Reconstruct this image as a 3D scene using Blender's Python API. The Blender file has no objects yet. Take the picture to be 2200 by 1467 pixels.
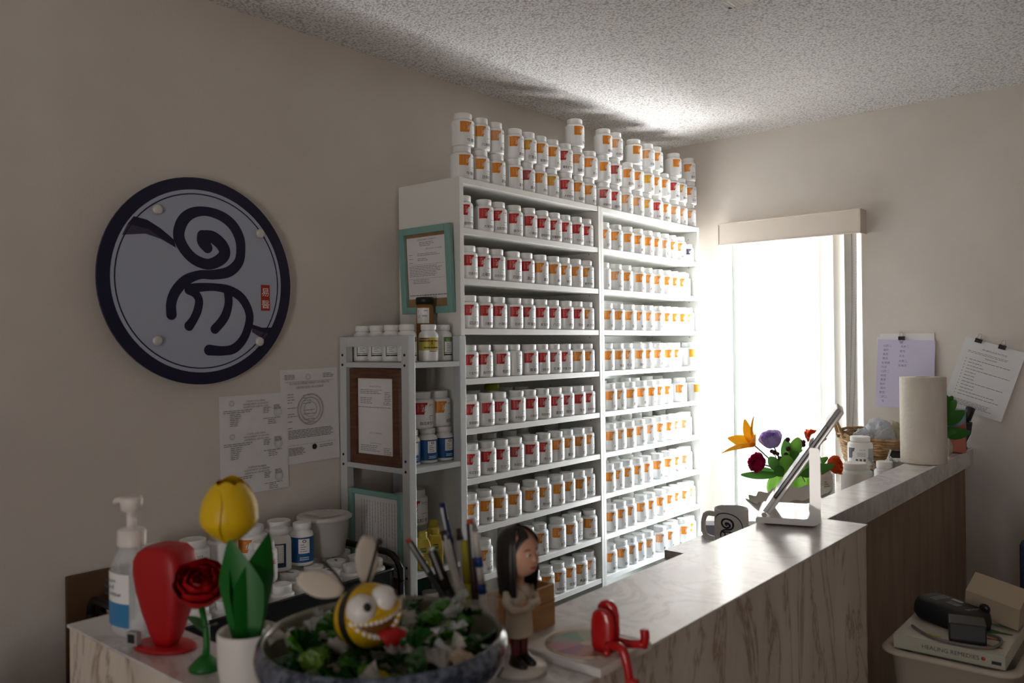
import bpy, bmesh, math, random
from mathutils import Vector, Matrix, noise
PI = math.pi
S = bpy.context.scene
COL = S.collection
random.seed(7)

# ---------------------------------------------------------------- camera
CAM_POS = Vector((2.06, 0.0, 1.49))
yaw, pit, rol = math.radians(40.093), math.radians(0.2336), math.radians(0.637)
fw = Vector((-math.sin(yaw) * math.cos(pit), math.cos(yaw) * math.cos(pit), math.sin(pit)))
rt0 = Vector((math.cos(yaw), math.sin(yaw), 0)); up0 = rt0.cross(fw)
RT = rt0 * math.cos(rol) - up0 * math.sin(rol)
UP = rt0 * math.sin(rol) + up0 * math.cos(rol)
cd = bpy.data.cameras.new('camera')
cd.sensor_width = 36.0; cd.lens = 1765.85 / 2200 * 36.0
cd.clip_start = 0.05
cd.dof.use_dof = True; cd.dof.focus_distance = 2.9; cd.dof.aperture_fstop = 5.0
cam = bpy.data.objects.new('camera', cd); COL.objects.link(cam)
cam.matrix_world = Matrix(((RT.x, UP.x, -fw.x, CAM_POS.x), (RT.y, UP.y, -fw.y, CAM_POS.y), (RT.z, UP.z, -fw.z, CAM_POS.z), (0, 0, 0, 1)))
S.camera = cam

# ---------------------------------------------------------------- world, light, exposure
W = bpy.data.worlds.new('daylight'); S.world = W; W.use_nodes = True
wn = W.node_tree.nodes; wl = W.node_tree.links; wn.clear()
wo = wn.new('ShaderNodeOutputWorld'); wb = wn.new('ShaderNodeBackground')
tc = wn.new('ShaderNodeTexCoord'); sx = wn.new('ShaderNodeSeparateXYZ'); cr = wn.new('ShaderNodeValToRGB'); mr = wn.new('ShaderNodeMapRange')
wl.new(tc.outputs['Generated'], sx.inputs[0]); wl.new(sx.outputs[2], mr.inputs[0]); mr.inputs[1].default_value = -1.0; mr.inputs[2].default_value = 1.0
wl.new(mr.outputs[0], cr.inputs[0]); wl.new(cr.outputs[0], wb.inputs[0]); wl.new(wb.outputs[0], wo.inputs[0])
e = cr.color_ramp.elements                      # sunlit pale paving below the horizon, hazy bright sky above
e[0].position = 0.485; e[0].color = (0.97, 0.97, 0.97, 1)
e[1].position = 0.515; e[1].color = (0.40, 0.45, 0.52, 1)
wb.inputs[1].default_value = 58.0
def portal(name, loc, direction, sx_, sy_):
    l = bpy.data.lights.new(name, 'AREA'); l.shape = 'RECTANGLE'; l.size = sx_; l.size_y = sy_
    l.cycles.is_portal = True
    o = bpy.data.objects.new(name, l); COL.objects.link(o); o.location = loc
    o.rotation_euler = Vector(direction).to_track_quat('-Z', 'Y').to_euler()
    return o
portal('window_daylight', (0.663, 3.70, 1.24), (0, -1, 0), 0.66, 1.46)
portal('added_door_fill', (2.75, -3.05, 1.0), (0, 1, 0), 0.9, 2.0)  # portal of an unseen back door, added to fill from the camera side
S.view_settings.view_transform = 'Standard'; S.view_settings.look = 'None'
S.view_settings.gamma = 1.0; S.view_settings.use_curve_mapping = False
S.view_settings.exposure = 0.42
try:
    S.cycles.use_denoising = True
    S.cycles.max_bounces = 10; S.cycles.diffuse_bounces = 6; S.cycles.transparent_max_bounces = 12
    S.cycles.caustics_reflective = False; S.cycles.caustics_refractive = False
    S.cycles.sample_clamp_indirect = 8.0
except Exception:
    pass

# ---------------------------------------------------------------- materials
MATS = {}
def lin(c):
    return tuple((x / 12.92 if x <= 0.04045 else ((x + 0.055) / 1.055) ** 2.4) for x in c)
def M(name, color=(0.8, 0.8, 0.8), rough=0.5, metal=0.0, spec=0.5, trans=0.0, alpha=1.0, ior=1.45, coat=0.0, srgb=False, sss=0.0):
    if name in MATS: return MATS[name]
    m = bpy.data.materials.new(name); m.use_nodes = True
    b = m.node_tree.nodes['Principled BSDF']
    if srgb: color = lin(color)
    b.inputs['Base Color'].default_value = (*color, 1)
    b.inputs['Roughness'].default_value = rough; b.inputs['Metallic'].default_value = metal
    b.inputs['Specular IOR Level'].default_value = spec; b.inputs['IOR'].default_value = ior
    b.inputs['Transmission Weight'].default_value = trans; b.inputs['Alpha'].default_value = alpha
    b.inputs['Coat Weight'].default_value = coat
    if sss: b.inputs['Subsurface Weight'].default_value = sss; b.inputs['Subsurface Scale'].default_value = 0.01
    MATS[name] = m
    return m
def nodes(m): return m.node_tree.nodes, m.node_tree.links, m.node_tree.nodes['Principled BSDF']
def noise_mix(m, c1, c2, scale=8, detail=4, stretch=(1, 1, 1), rot=(0, 0, 0), lo=0.4, hi=0.6, dist=0.0, bump=0.0, bscale=None, rough=None):
    """base colour = mix of two colours by object-space noise, optional bump from a second noise"""
    n, l, b = nodes(m)
    t = n.new('ShaderNodeTexCoord'); mp = n.new('ShaderNodeMapping'); ns = n.new('ShaderNodeTexNoise'); r = n.new('ShaderNodeValToRGB')
    mp.inputs['Scale'].default_value = stretch; mp.inputs['Rotation'].default_value = rot
    l.new(t.outputs['Object'], mp.inputs[0]); l.new(mp.outputs[0], ns.inputs['Vector'])
    ns.inputs['Scale'].default_value = scale; ns.inputs['Detail'].default_value = detail; ns.inputs['Distortion'].default_value = dist
    r.color_ramp.elements[0].position = lo; r.color_ramp.elements[0].color = (*c1, 1)
    r.color_ramp.elements[1].position = hi; r.color_ramp.elements[1].color = (*c2, 1)
    l.new(ns.outputs[0], r.inputs[0]); l.new(r.outputs[0], b.inputs['Base Color'])
    if bump:
        n2 = n.new('ShaderNodeTexNoise'); n2.inputs['Scale'].default_value = bscale or scale * 4; n2.inputs['Detail'].default_value = 3
        bp = n.new('ShaderNodeBump'); bp.inputs['Strength'].default_value = bump; bp.inputs['Distance'].default_value = 0.004
        l.new(t.outputs['Object'], n2.inputs['Vector']); l.new(n2.outputs[0], bp.inputs['Height']); l.new(bp.outputs[0], b.inputs['Normal'])
    return m

m_wall = noise_mix(M('painted_wall', rough=0.75, spec=0.25), (0.665, 0.61, 0.555), (0.695, 0.64, 0.585), 3, 3, bump=0.12, bscale=160)
m_floor = noise_mix(M('carpet', rough=0.95, spec=0.1), (0.16, 0.12, 0.09), (0.24, 0.19, 0.15), 60, 5)
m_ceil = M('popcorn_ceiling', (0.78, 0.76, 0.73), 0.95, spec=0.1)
def popcorn(m):
    n, l, b = nodes(m)
    t = n.new('ShaderNodeTexCoord'); v = n.new('ShaderNodeTexVoronoi'); ns = n.new('ShaderNodeTexNoise'); r = n.new('ShaderNodeValToRGB'); bp = n.new('ShaderNodeBump')
    mx = n.new('ShaderNodeMath'); mx.operation = 'MULTIPLY_ADD'; mx.inputs[1].default_value = 0.5
    l.new(t.outputs['Object'], v.inputs['Vector']); l.new(t.outputs['Object'], ns.inputs['Vector'])
    v.inputs['Scale'].default_value = 120; ns.inputs['Scale'].default_value = 150; ns.inputs['Detail'].default_value = 3
    l.new(v.outputs['Distance'], mx.inputs[0]); l.new(ns.outputs[0], mx.inputs[2])
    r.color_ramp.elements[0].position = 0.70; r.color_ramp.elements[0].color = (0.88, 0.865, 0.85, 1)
    r.color_ramp.elements[1].position = 0.95; r.color_ramp.elements[1].color = (0.52, 0.50, 0.48, 1)  # shade in the pits between grains is painted into the colour
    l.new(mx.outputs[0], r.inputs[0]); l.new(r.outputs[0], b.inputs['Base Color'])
    bp.invert = True; bp.inputs['Strength'].default_value = 0.75; bp.inputs['Distance'].default_value = 0.004
    l.new(mx.outputs[0], bp.inputs['Height']); l.new(bp.outputs[0], b.inputs['Normal'])
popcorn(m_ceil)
def marble(name, base, vein, rough, stretch, rot, scale=3.0):
    m = M(name, base, rough, spec=0.5)
    n, l, b = nodes(m)
    t = n.new('ShaderNodeTexCoord'); mp = n.new('ShaderNodeMapping'); ns = n.new('ShaderNodeTexNoise'); r = n.new('ShaderNodeValToRGB')
    n2 = n.new('ShaderNodeTexNoise'); r2 = n.new('ShaderNodeValToRGB'); mix = n.new('ShaderNodeMix'); mix.data_type = 'RGBA'; mix.blend_type = 'MULTIPLY'
    mp.inputs['Scale'].default_value = stretch; mp.inputs['Rotation'].default_value = rot
    l.new(t.outputs['Object'], mp.inputs[0]); l.new(mp.outputs[0], ns.inputs['Vector']); l.new(mp.outputs[0], n2.inputs['Vector'])
    ns.inputs['Scale'].default_value = scale; ns.inputs['Detail'].default_value = 8; ns.inputs['Distortion'].default_value = 1.4; ns.inputs['Roughness'].default_value = 0.62
    e = r.color_ramp.elements
    e[0].position = 0.40; e[0].color = (*base, 1); e[1].position = 0.60; e[1].color = (*base, 1)
    k = e.new(0.5); k.color = (*vein, 1)
    k = e.new(0.47); k.color = (*[a * 0.94 for a in base], 1)
    k = e.new(0.53); k.color = (*[a * 0.94 for a in base], 1)
    n2.inputs['Scale'].default_value = scale * 0.7; n2.inputs['Detail'].default_value = 4
    r2.color_ramp.elements[0].position = 0.35; r2.color_ramp.elements[0].color = (0.84, 0.83, 0.82, 1); r2.color_ramp.elements[1].position = 0.6; r2.color_ramp.elements[1].color = (1, 1, 1, 1)
    l.new(ns.outputs[0], r.inputs[0]); l.new(n2.outputs[0], r2.inputs[0])
    mix.inputs[0].default_value = 1.0
    b.inputs['Coat Weight'].default_value = 0.9 if rough < 0.35 else 0.0; b.inputs['Coat Roughness'].default_value = 0.2; b.inputs['Coat IOR'].default_value = 1.6
    l.new(r.outputs[0], mix.inputs[6]); l.new(r2.outputs[0], mix.inputs[7]); l.new(mix.outputs[2], b.inputs['Base Color'])
    return m
m_marble = marble('marble_laminate_top', (0.78, 0.75, 0.73), (0.55, 0.52, 0.50), 0.33, (1, 1.6, 1), (0.2, 0, 0.5), 4.5)
m_marble_v = marble('marble_laminate_side', (0.70, 0.62, 0.53), (0.36, 0.26, 0.18), 0.4, (1.5, 1.5, 0.5), (0.3, 0.25, 0), 5.0)  # same laminate as the top; the side's dim warm light is in its colour
m_brown = noise_mix(M('brown_laminate', rough=0.6), (0.26, 0.18, 0.12), (0.32, 0.23, 0.16), 6, 5, (3, 3, 0.6))
m_white_lam = M('white_laminate', (0.80, 0.80, 0.76), 0.35)
m_plastic = M('white_plastic', (0.86, 0.86, 0.84), 0.38)
m_label = M('label_paper', (0.88, 0.88, 0.87), 0.3)
m_grey_txt = M('grey_print', (0.22, 0.22, 0.23), 0.5)
m_lgrey = M('pale_print', (0.52, 0.53, 0.54), 0.5)
m_black_txt = M('black_print', (0.02, 0.02, 0.022), 0.5)
m_white_ink = M('white_ink', (0.85, 0.80, 0.74), 0.4)
m_red = M('red_label', (0.50, 0.012, 0.012), 0.35)
m_red2 = M('faded_red_label', (0.42, 0.06, 0.055), 0.4)
m_org = M('orange_label', (0.72, 0.235, 0.012), 0.28)
m_org2 = M('faded_orange_label', (0.68, 0.31, 0.11), 0.4)
m_ylw = M('amber_label', (0.66, 0.33, 0.02), 0.35)
m_blk = M('black_label', (0.012, 0.014, 0.03), 0.4)
m_black = M('black_plastic', (0.012, 0.012, 0.014), 0.4)
m_black_metal = M('black_metal', (0.015, 0.016, 0.018), 0.35, 0.3)
m_grey_metal = M('painted_metal', (0.62, 0.65, 0.66), 0.4, 0.1)
m_chrome = M('chrome', (0.75, 0.75, 0.76), 0.15, 1.0)
m_paper = M('paper', (0.80, 0.79, 0.80), 0.8, spec=0.2)
m_card = noise_mix(M('cardboard', rough=0.8), (0.30, 0.18, 0.09), (0.36, 0.22, 0.11), 20, 3)
m_wood = noise_mix(M('dark_wood', rough=0.5), (0.09, 0.035, 0.018), (0.14, 0.06, 0.03), 14, 5, (1, 1, 8))
m_mint = M('mint_paint', (0.22, 0.42, 0.38), 0.5)
m_clear = M('clear_plastic', (0.95, 0.97, 0.97), 0.05, trans=1.0, ior=1.3)
m_frost = M('frosted_plastic', (0.80, 0.78, 0.74), 0.45, alpha=0.55)
def glass_pane():
    m = M('window_glass', (1, 1, 1), 0.0)
    n, l, b = nodes(m); out = n['Material Output']
    tr = n.new('ShaderNodeBsdfTransparent'); gl = n.new('ShaderNodeBsdfGlossy'); gl.inputs['Roughness'].default_value = 0.02
    mx = n.new('ShaderNodeMixShader'); mx.inputs[0].default_value = 0.06
    l.new(tr.outputs[0], mx.inputs[1]); l.new(gl.outputs[0], mx.inputs[2]); l.new(mx.outputs[0], out.inputs[0])
    n.remove(b)
    return m
m_glass = glass_pane()
def tinted():
    m = M('fill_tint_glass', (1, 1, 1), 0.0)
    n, l, b = nodes(m); out = n['Material Output']
    tr = n.new('ShaderNodeBsdfTransparent'); tr.inputs[0].default_value = (0.375, 0.36, 0.35, 1)  # tint sets how much fill the added door lets in
    l.new(tr.outputs[0], out.inputs[0]); n.remove(b)
    return m
m_tint = tinted()
def translucent(name, color, frac):
    m = M(name, color, 0.7)
    n, l, b = nodes(m); out = n['Material Output']
    b.inputs['Specular IOR Level'].default_value = 0.2
    t = n.new('ShaderNodeBsdfTranslucent'); t.inputs[0].default_value = (*color, 1)
    mx = n.new('ShaderNodeMixShader'); mx.inputs[0].default_value = frac
    l.new(b.outputs[0], mx.inputs[1]); l.new(t.outputs[0], mx.inputs[2]); l.new(mx.outputs[0], out.inputs[0])
    return m
m_slat = translucent('blind_fabric', (0.66, 0.64, 0.60), 0.06)

# ---------------------------------------------------------------- geometry helpers
class G:
    """collects faces with material slots, then links them as ONE mesh object"""
    def __init__(s): s.v = []; s.f = []; s.m = []; s.mats = []; s.sm = []
    def slot(s, mat):
        if mat not in s.mats: s.mats.append(mat)
        return s.mats.index(mat)
    def add(s, verts, faces, mat, xf=None, smooth=False):
        o = len(s.v); k = s.slot(mat)
        s.v += [(xf @ Vector(p))[:] for p in verts] if xf is not None else [tuple(p) for p in verts]
        for f in faces: s.f.append([i + o for i in f]); s.m.append(k); s.sm.append(smooth)
        return s
    def box(s, lo, hi, mat, xf=None, bev=0.0):
        if bev > 0:
            bm = bmesh.new(); bmesh.ops.create_cube(bm, size=1.0)
            c = [(a + b) / 2 for a, b in zip(lo, hi)]; d = [abs(b - a) for a, b in zip(lo, hi)]
            for v in bm.verts: v.co = Vector((v.co.x * d[0] + c[0], v.co.y * d[1] + c[1], v.co.z * d[2] + c[2]))
            bmesh.ops.bevel(bm, geom=bm.edges[:], offset=min(bev, min(d) * 0.45), segments=2, affect='EDGES', profile=0.5)
            bm.verts.index_update()
            s.add([v.co[:] for v in bm.verts], [[v.index for v in f.verts] for f in bm.faces], mat, xf); bm.free()
            return s
        x0, y0, z0 = lo; x1, y1, z1 = hi
        s.add([(x0, y0, z0), (x1, y0, z0), (x1, y1, z0), (x0, y1, z0), (x0, y0, z1), (x1, y0, z1), (x1, y1, z1), (x0, y1, z1)],
              [[3, 2, 1, 0], [4, 5, 6, 7], [0, 1, 5, 4], [1, 2, 6, 5], [2, 3, 7, 6], [3, 0, 4, 7]], mat, xf)
        return s
    def lathe(s, prof, mat, seg=24, xf=None, smooth=True, sx=1.0, sy=1.0, cap=True):
        v = []; f = []; n = len(prof)
        for i in range(seg):
            a = 2 * PI * i / seg
            for r, z in prof: v.append((r * math.cos(a) * sx, r * math.sin(a) * sy, z))
        for i in range(seg):
            j = (i + 1) % seg
            for k in range(n - 1): f.append([i * n + k, j * n + k, j * n + k + 1, i * n + k + 1])
        if cap:
            if prof[0][0] > 1e-6: f.append([i * n for i in range(seg)][::-1])
            if prof[-1][0] > 1e-6: f.append([i * n + n - 1 for i in range(seg)])
        s.add(v, f, mat, xf, smooth); return s
    def tube(s, pts, r, mat, seg=8, closed=False, xf=None, smooth=True):
        pts = [Vector(p) for p in pts]; n = len(pts); v = []; f = []
        rr = r if isinstance(r, (list, tuple)) else [r] * n
        ref = None
        for i, p in enumerate(pts):
            a = pts[i - 1] if (i > 0 or closed) else p; b = pts[(i + 1) % n] if (i < n - 1 or closed) else p
            t = (b - a).normalized()
            if ref is None:
                ref = t.orthogonal().normalized()
            ref = (ref - t * ref.dot(t))
            ref = ref.normalized() if ref.length > 1e-6 else t.orthogonal().normalized()
            q = t.cross(ref)
            for k in range(seg):
                an = 2 * PI * k / seg; v.append(p + (ref * math.cos(an) + q * math.sin(an)) * rr[i])
        for i in range(n if closed else n - 1):
            j = (i + 1) % n
            for k in range(seg): f.append([i * seg + k, i * seg + (k + 1) % seg, j * seg + (k + 1) % seg, j * seg + k])
        if not closed: f.append(list(range(seg))[::-1]); f.append([(n - 1) * seg + k for k in range(seg)])
        s.add(v, f, mat, xf, smooth); return s
    def prism(s, poly, z0, z1, mat, xf=None, smooth=False):
        n = len(poly)
        v = [(x, y, z0) for x, y in poly] + [(x, y, z1) for x, y in poly]
        f = [list(range(n))[::-1], list(range(n, 2 * n))] + [[i, (i + 1) % n, (i + 1) % n + n, i + n] for i in range(n)]
        s.add(v, f, mat, xf, smooth); return s
    def loft(s, rings, mat, xf=None, smooth=True, cap=True):
        n = len(rings[0]); v = [p for r in rings for p in r]; f = []
        for i in range(len(rings) - 1):
            for k in range(n): f.append([i * n + k, i * n + (k + 1) % n, (i + 1) * n + (k + 1) % n, (i + 1) * n + k])
        if cap: f.append(list(range(n))[::-1]); f.append([(len(rings) - 1) * n + k for k in range(n)])
        s.add(v, f, mat, xf, smooth); return s
    def ball(s, c, r, mat, seg=16, rings=10, xf=None, sc=(1, 1, 1)):
        p = [(max(1e-5, r * math.sin(PI * i / rings)), -r * math.cos(PI * i / rings)) for i in range(rings + 1)]
        m = Matrix.Translation(c) @ Matrix.Diagonal((*sc, 1))
        s.lathe(p, mat, seg, (xf @ m) if xf is not None else m, cap=False); return s
    def grid(s, fn, nu, nv, mat, xf=None, smooth=True):
        v = [fn(i / nu, j / nv) for i in range(nu + 1) for j in range(nv + 1)]
        f = [[i * (nv + 1) + j, (i + 1) * (nv + 1) + j, (i + 1) * (nv + 1) + j + 1, i * (nv + 1) + j + 1] for i in range(nu) for j in range(nv)]
        s.add(v, f, mat, xf, smooth); return s
    def mesh(s, name):
        me = bpy.data.meshes.new(name); me.from_pydata(s.v, [], s.f)
        for m in s.mats: me.materials.append(m)
        me.polygons.foreach_set('material_index', s.m); me.polygons.foreach_set('use_smooth', s.sm); me.update()
        return me
    def obj(s, name, parent=None, loc=None, rot=None):
        return link(name, s.mesh(name), parent, loc, rot)
def link(name, me, parent=None, loc=None, rot=None):
    o = bpy.data.objects.new(name, me); COL.objects.link(o)
    if parent: o.parent = parent
    if loc is not None: o.location = loc
    if rot is not None: o.rotation_euler = rot
    return o
def tag(o, label=None, cat=None, group=None, kind=None):
    if label: o['label'] = label
    if cat: o['category'] = cat
    if group: o['group'] = group
    if kind: o['kind'] = kind
    return o
def thing(name, label, cat, loc=(0, 0, 0), rotz=0.0, group=None):
    o = bpy.data.objects.new(name, None); COL.objects.link(o)
    o.empty_display_size = 0.02
    o.location = loc; o.rotation_euler = (0, 0, rotz)
    return tag(o, label, cat, group)
def T(*p): return Matrix.Translation(p)
def R(a, ax='Z'): return Matrix.Rotation(a, 4, ax)
def circ(cx, cy, rx, ry, z, n=16, a0=0.0):
    return [(cx + rx * math.cos(a0 + 2 * PI * k / n), cy + ry * math.sin(a0 + 2 * PI * k / n), z) for k in range(n)]
_tx = {}
def text(body, size=1.0, align='LEFT', res=1):
    """flat lettering as (verts, faces, width) in the xy plane, built-in font"""
    key = (body, align, res)
    if key not in _tx:
        c = bpy.data.curves.new('lettering', 'FONT'); c.body = body; c.size = 1.0; c.resolution_u = res; c.align_x = align; c.fill_mode = 'FRONT'
        o = bpy.data.objects.new('lettering', c); me = bpy.data.meshes.new_from_object(o)
        v = [p.co[:] for p in me.vertices]; f = [list(q.vertices) for q in me.polygons]
        bpy.data.objects.remove(o); bpy.data.curves.remove(c); bpy.data.meshes.remove(me)
        _tx[key] = (v, f)
    v, f = _tx[key]
    vv = [(x * size, y * size, 0) for x, y, z in v]
    return vv, f, (max([p[0] for p in vv]) if vv else 0)
def ordn(i):
    w = ['first', 'second', 'third', 'fourth', 'fifth', 'sixth', 'seventh', 'eighth', 'ninth', 'tenth', 'eleventh', 'twelfth']
    return w[i]
# ---------------------------------------------------------------- room shell
H_CEIL = 2.433; FAR = 3.545; BACK = -3.0; RIGHT = 5.2
def struct(name, g, loc=None):
    o = g.obj(name, loc=loc); o['kind'] = 'structure'; return o
struct('floor', G().box((-0.12, BACK - 0.12, -0.1), (RIGHT + 0.12, FAR + 0.14, 0), m_floor))
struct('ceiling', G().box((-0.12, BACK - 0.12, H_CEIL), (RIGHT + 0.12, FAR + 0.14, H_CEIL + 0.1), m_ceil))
struct('wall_left', G().box((-0.12, BACK, 0), (0, FAR, H_CEIL), m_wall))
struct('wall_right', G().box((RIGHT, BACK, 0), (RIGHT + 0.12, FAR, H_CEIL), m_wall))
WX0, WX1, WZ0, WZ1 = 0.345, 0.98, 0.50, 1.985
g = G()
for lo, hi in (((-0.12, 0), (WX0, H_CEIL)), ((WX1, 0), (RIGHT + 0.12, H_CEIL)), ((WX0, 0), (WX1, WZ0)), ((WX0, WZ1), (WX1, H_CEIL))):
    g.box((lo[0], FAR, lo[1]), (hi[0], FAR + 0.14, hi[1]), m_wall)
struct('wall_far', g)
g = G()
for lo, hi in (((-0.12, 0), (2.3, H_CEIL)), ((3.2, 0), (RIGHT + 0.12, H_CEIL)), ((2.3, 2.0), (3.2, H_CEIL))):
    g.box((lo[0], BACK - 0.12, lo[1]), (hi[0], BACK, hi[1]), m_wall)
struct('wall_back', g)
# window: deep reveal lining, metal frame, mullion, two panes
m_frame = M('window_frame_metal', (0.05, 0.055, 0.05), 0.6, 0.0)
m_trim = M('white_trim', (0.85, 0.85, 0.80), 0.45)
wnd = thing('window_1', None, None, (0, 0, 0)); wnd['kind'] = 'structure'
g = G()
g.box((WX0, FAR + 0.001, WZ0), (WX0 + 0.004, FAR + 0.115, WZ1), m_trim).box((WX1 - 0.004, FAR + 0.001, WZ0), (WX1, FAR + 0.115, WZ1), m_trim)
g.box((WX0, FAR + 0.001, WZ1 - 0.004), (WX1, FAR + 0.115, WZ1), m_trim)
g.obj('reveal', wnd)
G().box((WX0 - 0.01, FAR - 0.015, WZ0 - 0.02), (WX1 + 0.01, FAR + 0.115, WZ0 + 0.004), m_trim, bev=0.004).obj('window_sill', wnd)
g = G(); y0, y1 = FAR + 0.115, FAR + 0.14
for a, b in (((WX0, WZ0), (WX0 + 0.036, WZ1)), ((WX1 - 0.022, WZ0), (WX1, WZ1)), ((WX0, WZ0), (WX1, WZ0 + 0.022)), ((WX0, WZ1 - 0.022), (WX1, WZ1))):
    g.box((a[0], y0, a[1]), (b[0], y1, b[1]), m_frame, bev=0.003)
g.obj('window_frame', wnd)
G().box((WX0 + 0.02, y0 - 0.006, 0.945), (WX1 - 0.02, y1 - 0.004, 0.985), M('mullion_metal', (0.35, 0.36, 0.34), 0.4, 0.3), bev=0.003).obj('mullion', wnd)
for z0, z1 in ((WZ0 + 0.022, 0.947), (0.983, WZ1 - 0.022)):
    G().box((WX0 + 0.02, FAR + 0.126, z0), (WX1 - 0.02, FAR + 0.129, z1), m_glass).obj('pane', wnd)
dr = thing('added_fill_door_1', None, None, (2.3, BACK, 0)); dr['kind'] = 'structure'  # out of view behind the camera, put in as a source of front fill
g = G()
for a, b in (((0, 0), (0.06, 2)), ((0.84, 0), (0.9, 2)), ((0, 1.93), (0.9, 2)), ((0, 0), (0.9, 0.12))):
    g.box((a[0], -0.08, a[1]), (b[0], -0.04, b[1]), m_frame, bev=0.004)
g.obj('fill_door_frame', dr); G().box((0.05, -0.063, 0.1), (0.85, -0.058, 1.95), m_tint).obj('pane', dr)
# ceiling light
cl = thing('ceiling_light', 'rectangular white ceiling light with ribbed lens, switched off', 'ceiling light', (1.075, 0.9, H_CEIL))
g = G()
for a, b in (((0, 0), (0.012, 1.21)), ((0.60, 0), (0.612, 1.21)), ((0, 0), (0.612, 0.012)), ((0, 1.198), (0.612, 1.21))):
    g.box((a[0], a[1], -0.03), (b[0], b[1], 0), M('lamp_edge', (0.25, 0.22, 0.2), 0.5))
g.obj('frame', cl)
def rib(u, v):
    k = round(u * 120); return (0.012 + 0.588 * u, 0.012 + 1.186 * v, -0.033 - (0.003 if k % 2 else 0.0))
G().grid(rib, 120, 1, M('lamp_lens', (0.92, 0.92, 0.88), 0.3), smooth=False).obj('lens', cl)

# vertical blind
bl = thing('vertical_blind', 'white vertical blind with beige valance hanging over the window', 'blind', (0.662, 3.50, 2.03))
m_val = M('valance_beige', (0.72, 0.64, 0.56), 0.6)
vy = -0.035
v0 = bl.location
g = G()
g.box((-0.287, vy + 0.004, -0.094), (0.333, vy + 0.010, -0.006), m_val)
g.box((-0.29, vy, -0.006), (0.337, 0.044, 0.0), m_val, bev=0.002).box((-0.29, vy, -0.1), (0.337, vy + 0.012, -0.094), m_val, bev=0.002)
g.box((-0.29, vy, -0.1), (-0.285, 0.044, 0.0), m_val, bev=0.002).box((0.328, vy, -0.1), (0.337, 0.044, 0.0), m_val, bev=0.002)
g.obj('valance', bl)
g = G(); g.box((-0.28, 0.018, -0.045), (0.32, 0.05, -0.02), m_grey_metal, bev=0.003); g.obj('head_rail', bl)
slat_x = [-0.190, -0.127, -0.064, -0.001, 0.062, 0.125, 0.188, 0.248, 0.292]
slat_a = [24, 34, 40, 44, 42, 38, 26, 22, 36]
def slat(a, hz):
    w = 0.089
    def fn(u, v):
        q = (u - 0.5) * w; bow = 0.010 * (1 - (2 * u - 1) ** 2)
        return (q, bow, -hz * v)
    return G().grid(fn, 8, 1, m_slat)
sm = slat(0, 1.40).mesh('slat')
for x, a in zip(slat_x, slat_a):
    link('slat', sm, bl, (x, 0.036, -0.05), (0, 0, math.radians(a)))
g = G()
for s, dx in ((0, 0), (1, 0.017)):
    for k in range(150):
        q = k / 149; z = -0.10 - 0.90 * q
        g.box((0.298 + dx - 0.03 * q ** 2 - 0.0017, -0.024 - 0.0017, z - 0.0017), (0.298 + dx - 0.03 * q ** 2 + 0.0017, -0.024 + 0.0017, z + 0.0017), m_grey_txt)
g.obj('bead_chain', bl)

# ---------------------------------------------------------------- counters
Z_C = 1.075
rc = thing('reception_counter', 'marble laminate reception counter, L shaped, with the candy bowl on its corner', 'counter', (1.27, 0.515, 0))
L_out = [(-0.529, 0), (0.203, 0), (0.203, 1.425), (0, 1.425), (0, 0.1), (-0.529, 0.1)]
L_in = [(-0.526, 0.003), (0.200, 0.003), (0.200, 1.422), (0.003, 1.422), (0.003, 0.097), (-0.526, 0.097)]
G().prism(L_out, Z_C - 0.004, Z_C, m_marble).obj('counter_top', rc)
g = G(); n = len(L_in)
for i in range(n):
    a = L_in[i]; b = L_in[(i + 1) % n]
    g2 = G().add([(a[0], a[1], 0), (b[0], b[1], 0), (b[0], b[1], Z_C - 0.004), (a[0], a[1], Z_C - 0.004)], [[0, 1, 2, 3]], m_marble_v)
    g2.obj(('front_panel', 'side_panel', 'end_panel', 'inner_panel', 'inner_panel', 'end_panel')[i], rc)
bc = thing('bar_counter', 'narrow marble topped bar running from the counter to the far wall', 'counter', (1.28, 1.945, 0))
G().box((0, 0, Z_C - 0.062), (0.1, 1.597, Z_C - 0.001), m_marble, bev=0.001).obj('bar_top', bc)
g = G().box((0.012, 0.0, 0), (0.074, 1.58, Z_C - 0.0625), m_brown); g.obj('wood_panel', bc)
dk = thing('work_desk', 'grey marble desk ledge behind the counter holding the mug and vase', 'desk', (0.975, 1.897, 0))
G().box((0, 0, 0.925), (0.292, 1.60, 0.95), m_marble, bev=0.001).obj('desk_top', dk)
G().box((0.004, 0.004, 0), (0.288, 0.022, 0.925), M('shaded_desk_panel', (0.10, 0.10, 0.11), 0.5)).obj('end_panel', dk)  # end face lies in shade; that darkness is put into the panel colour
G().box((0.004, 0.022, 0), (0.022, 1.595, 0.925), M('shaded_desk_panel')).obj('front_panel', dk)
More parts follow.
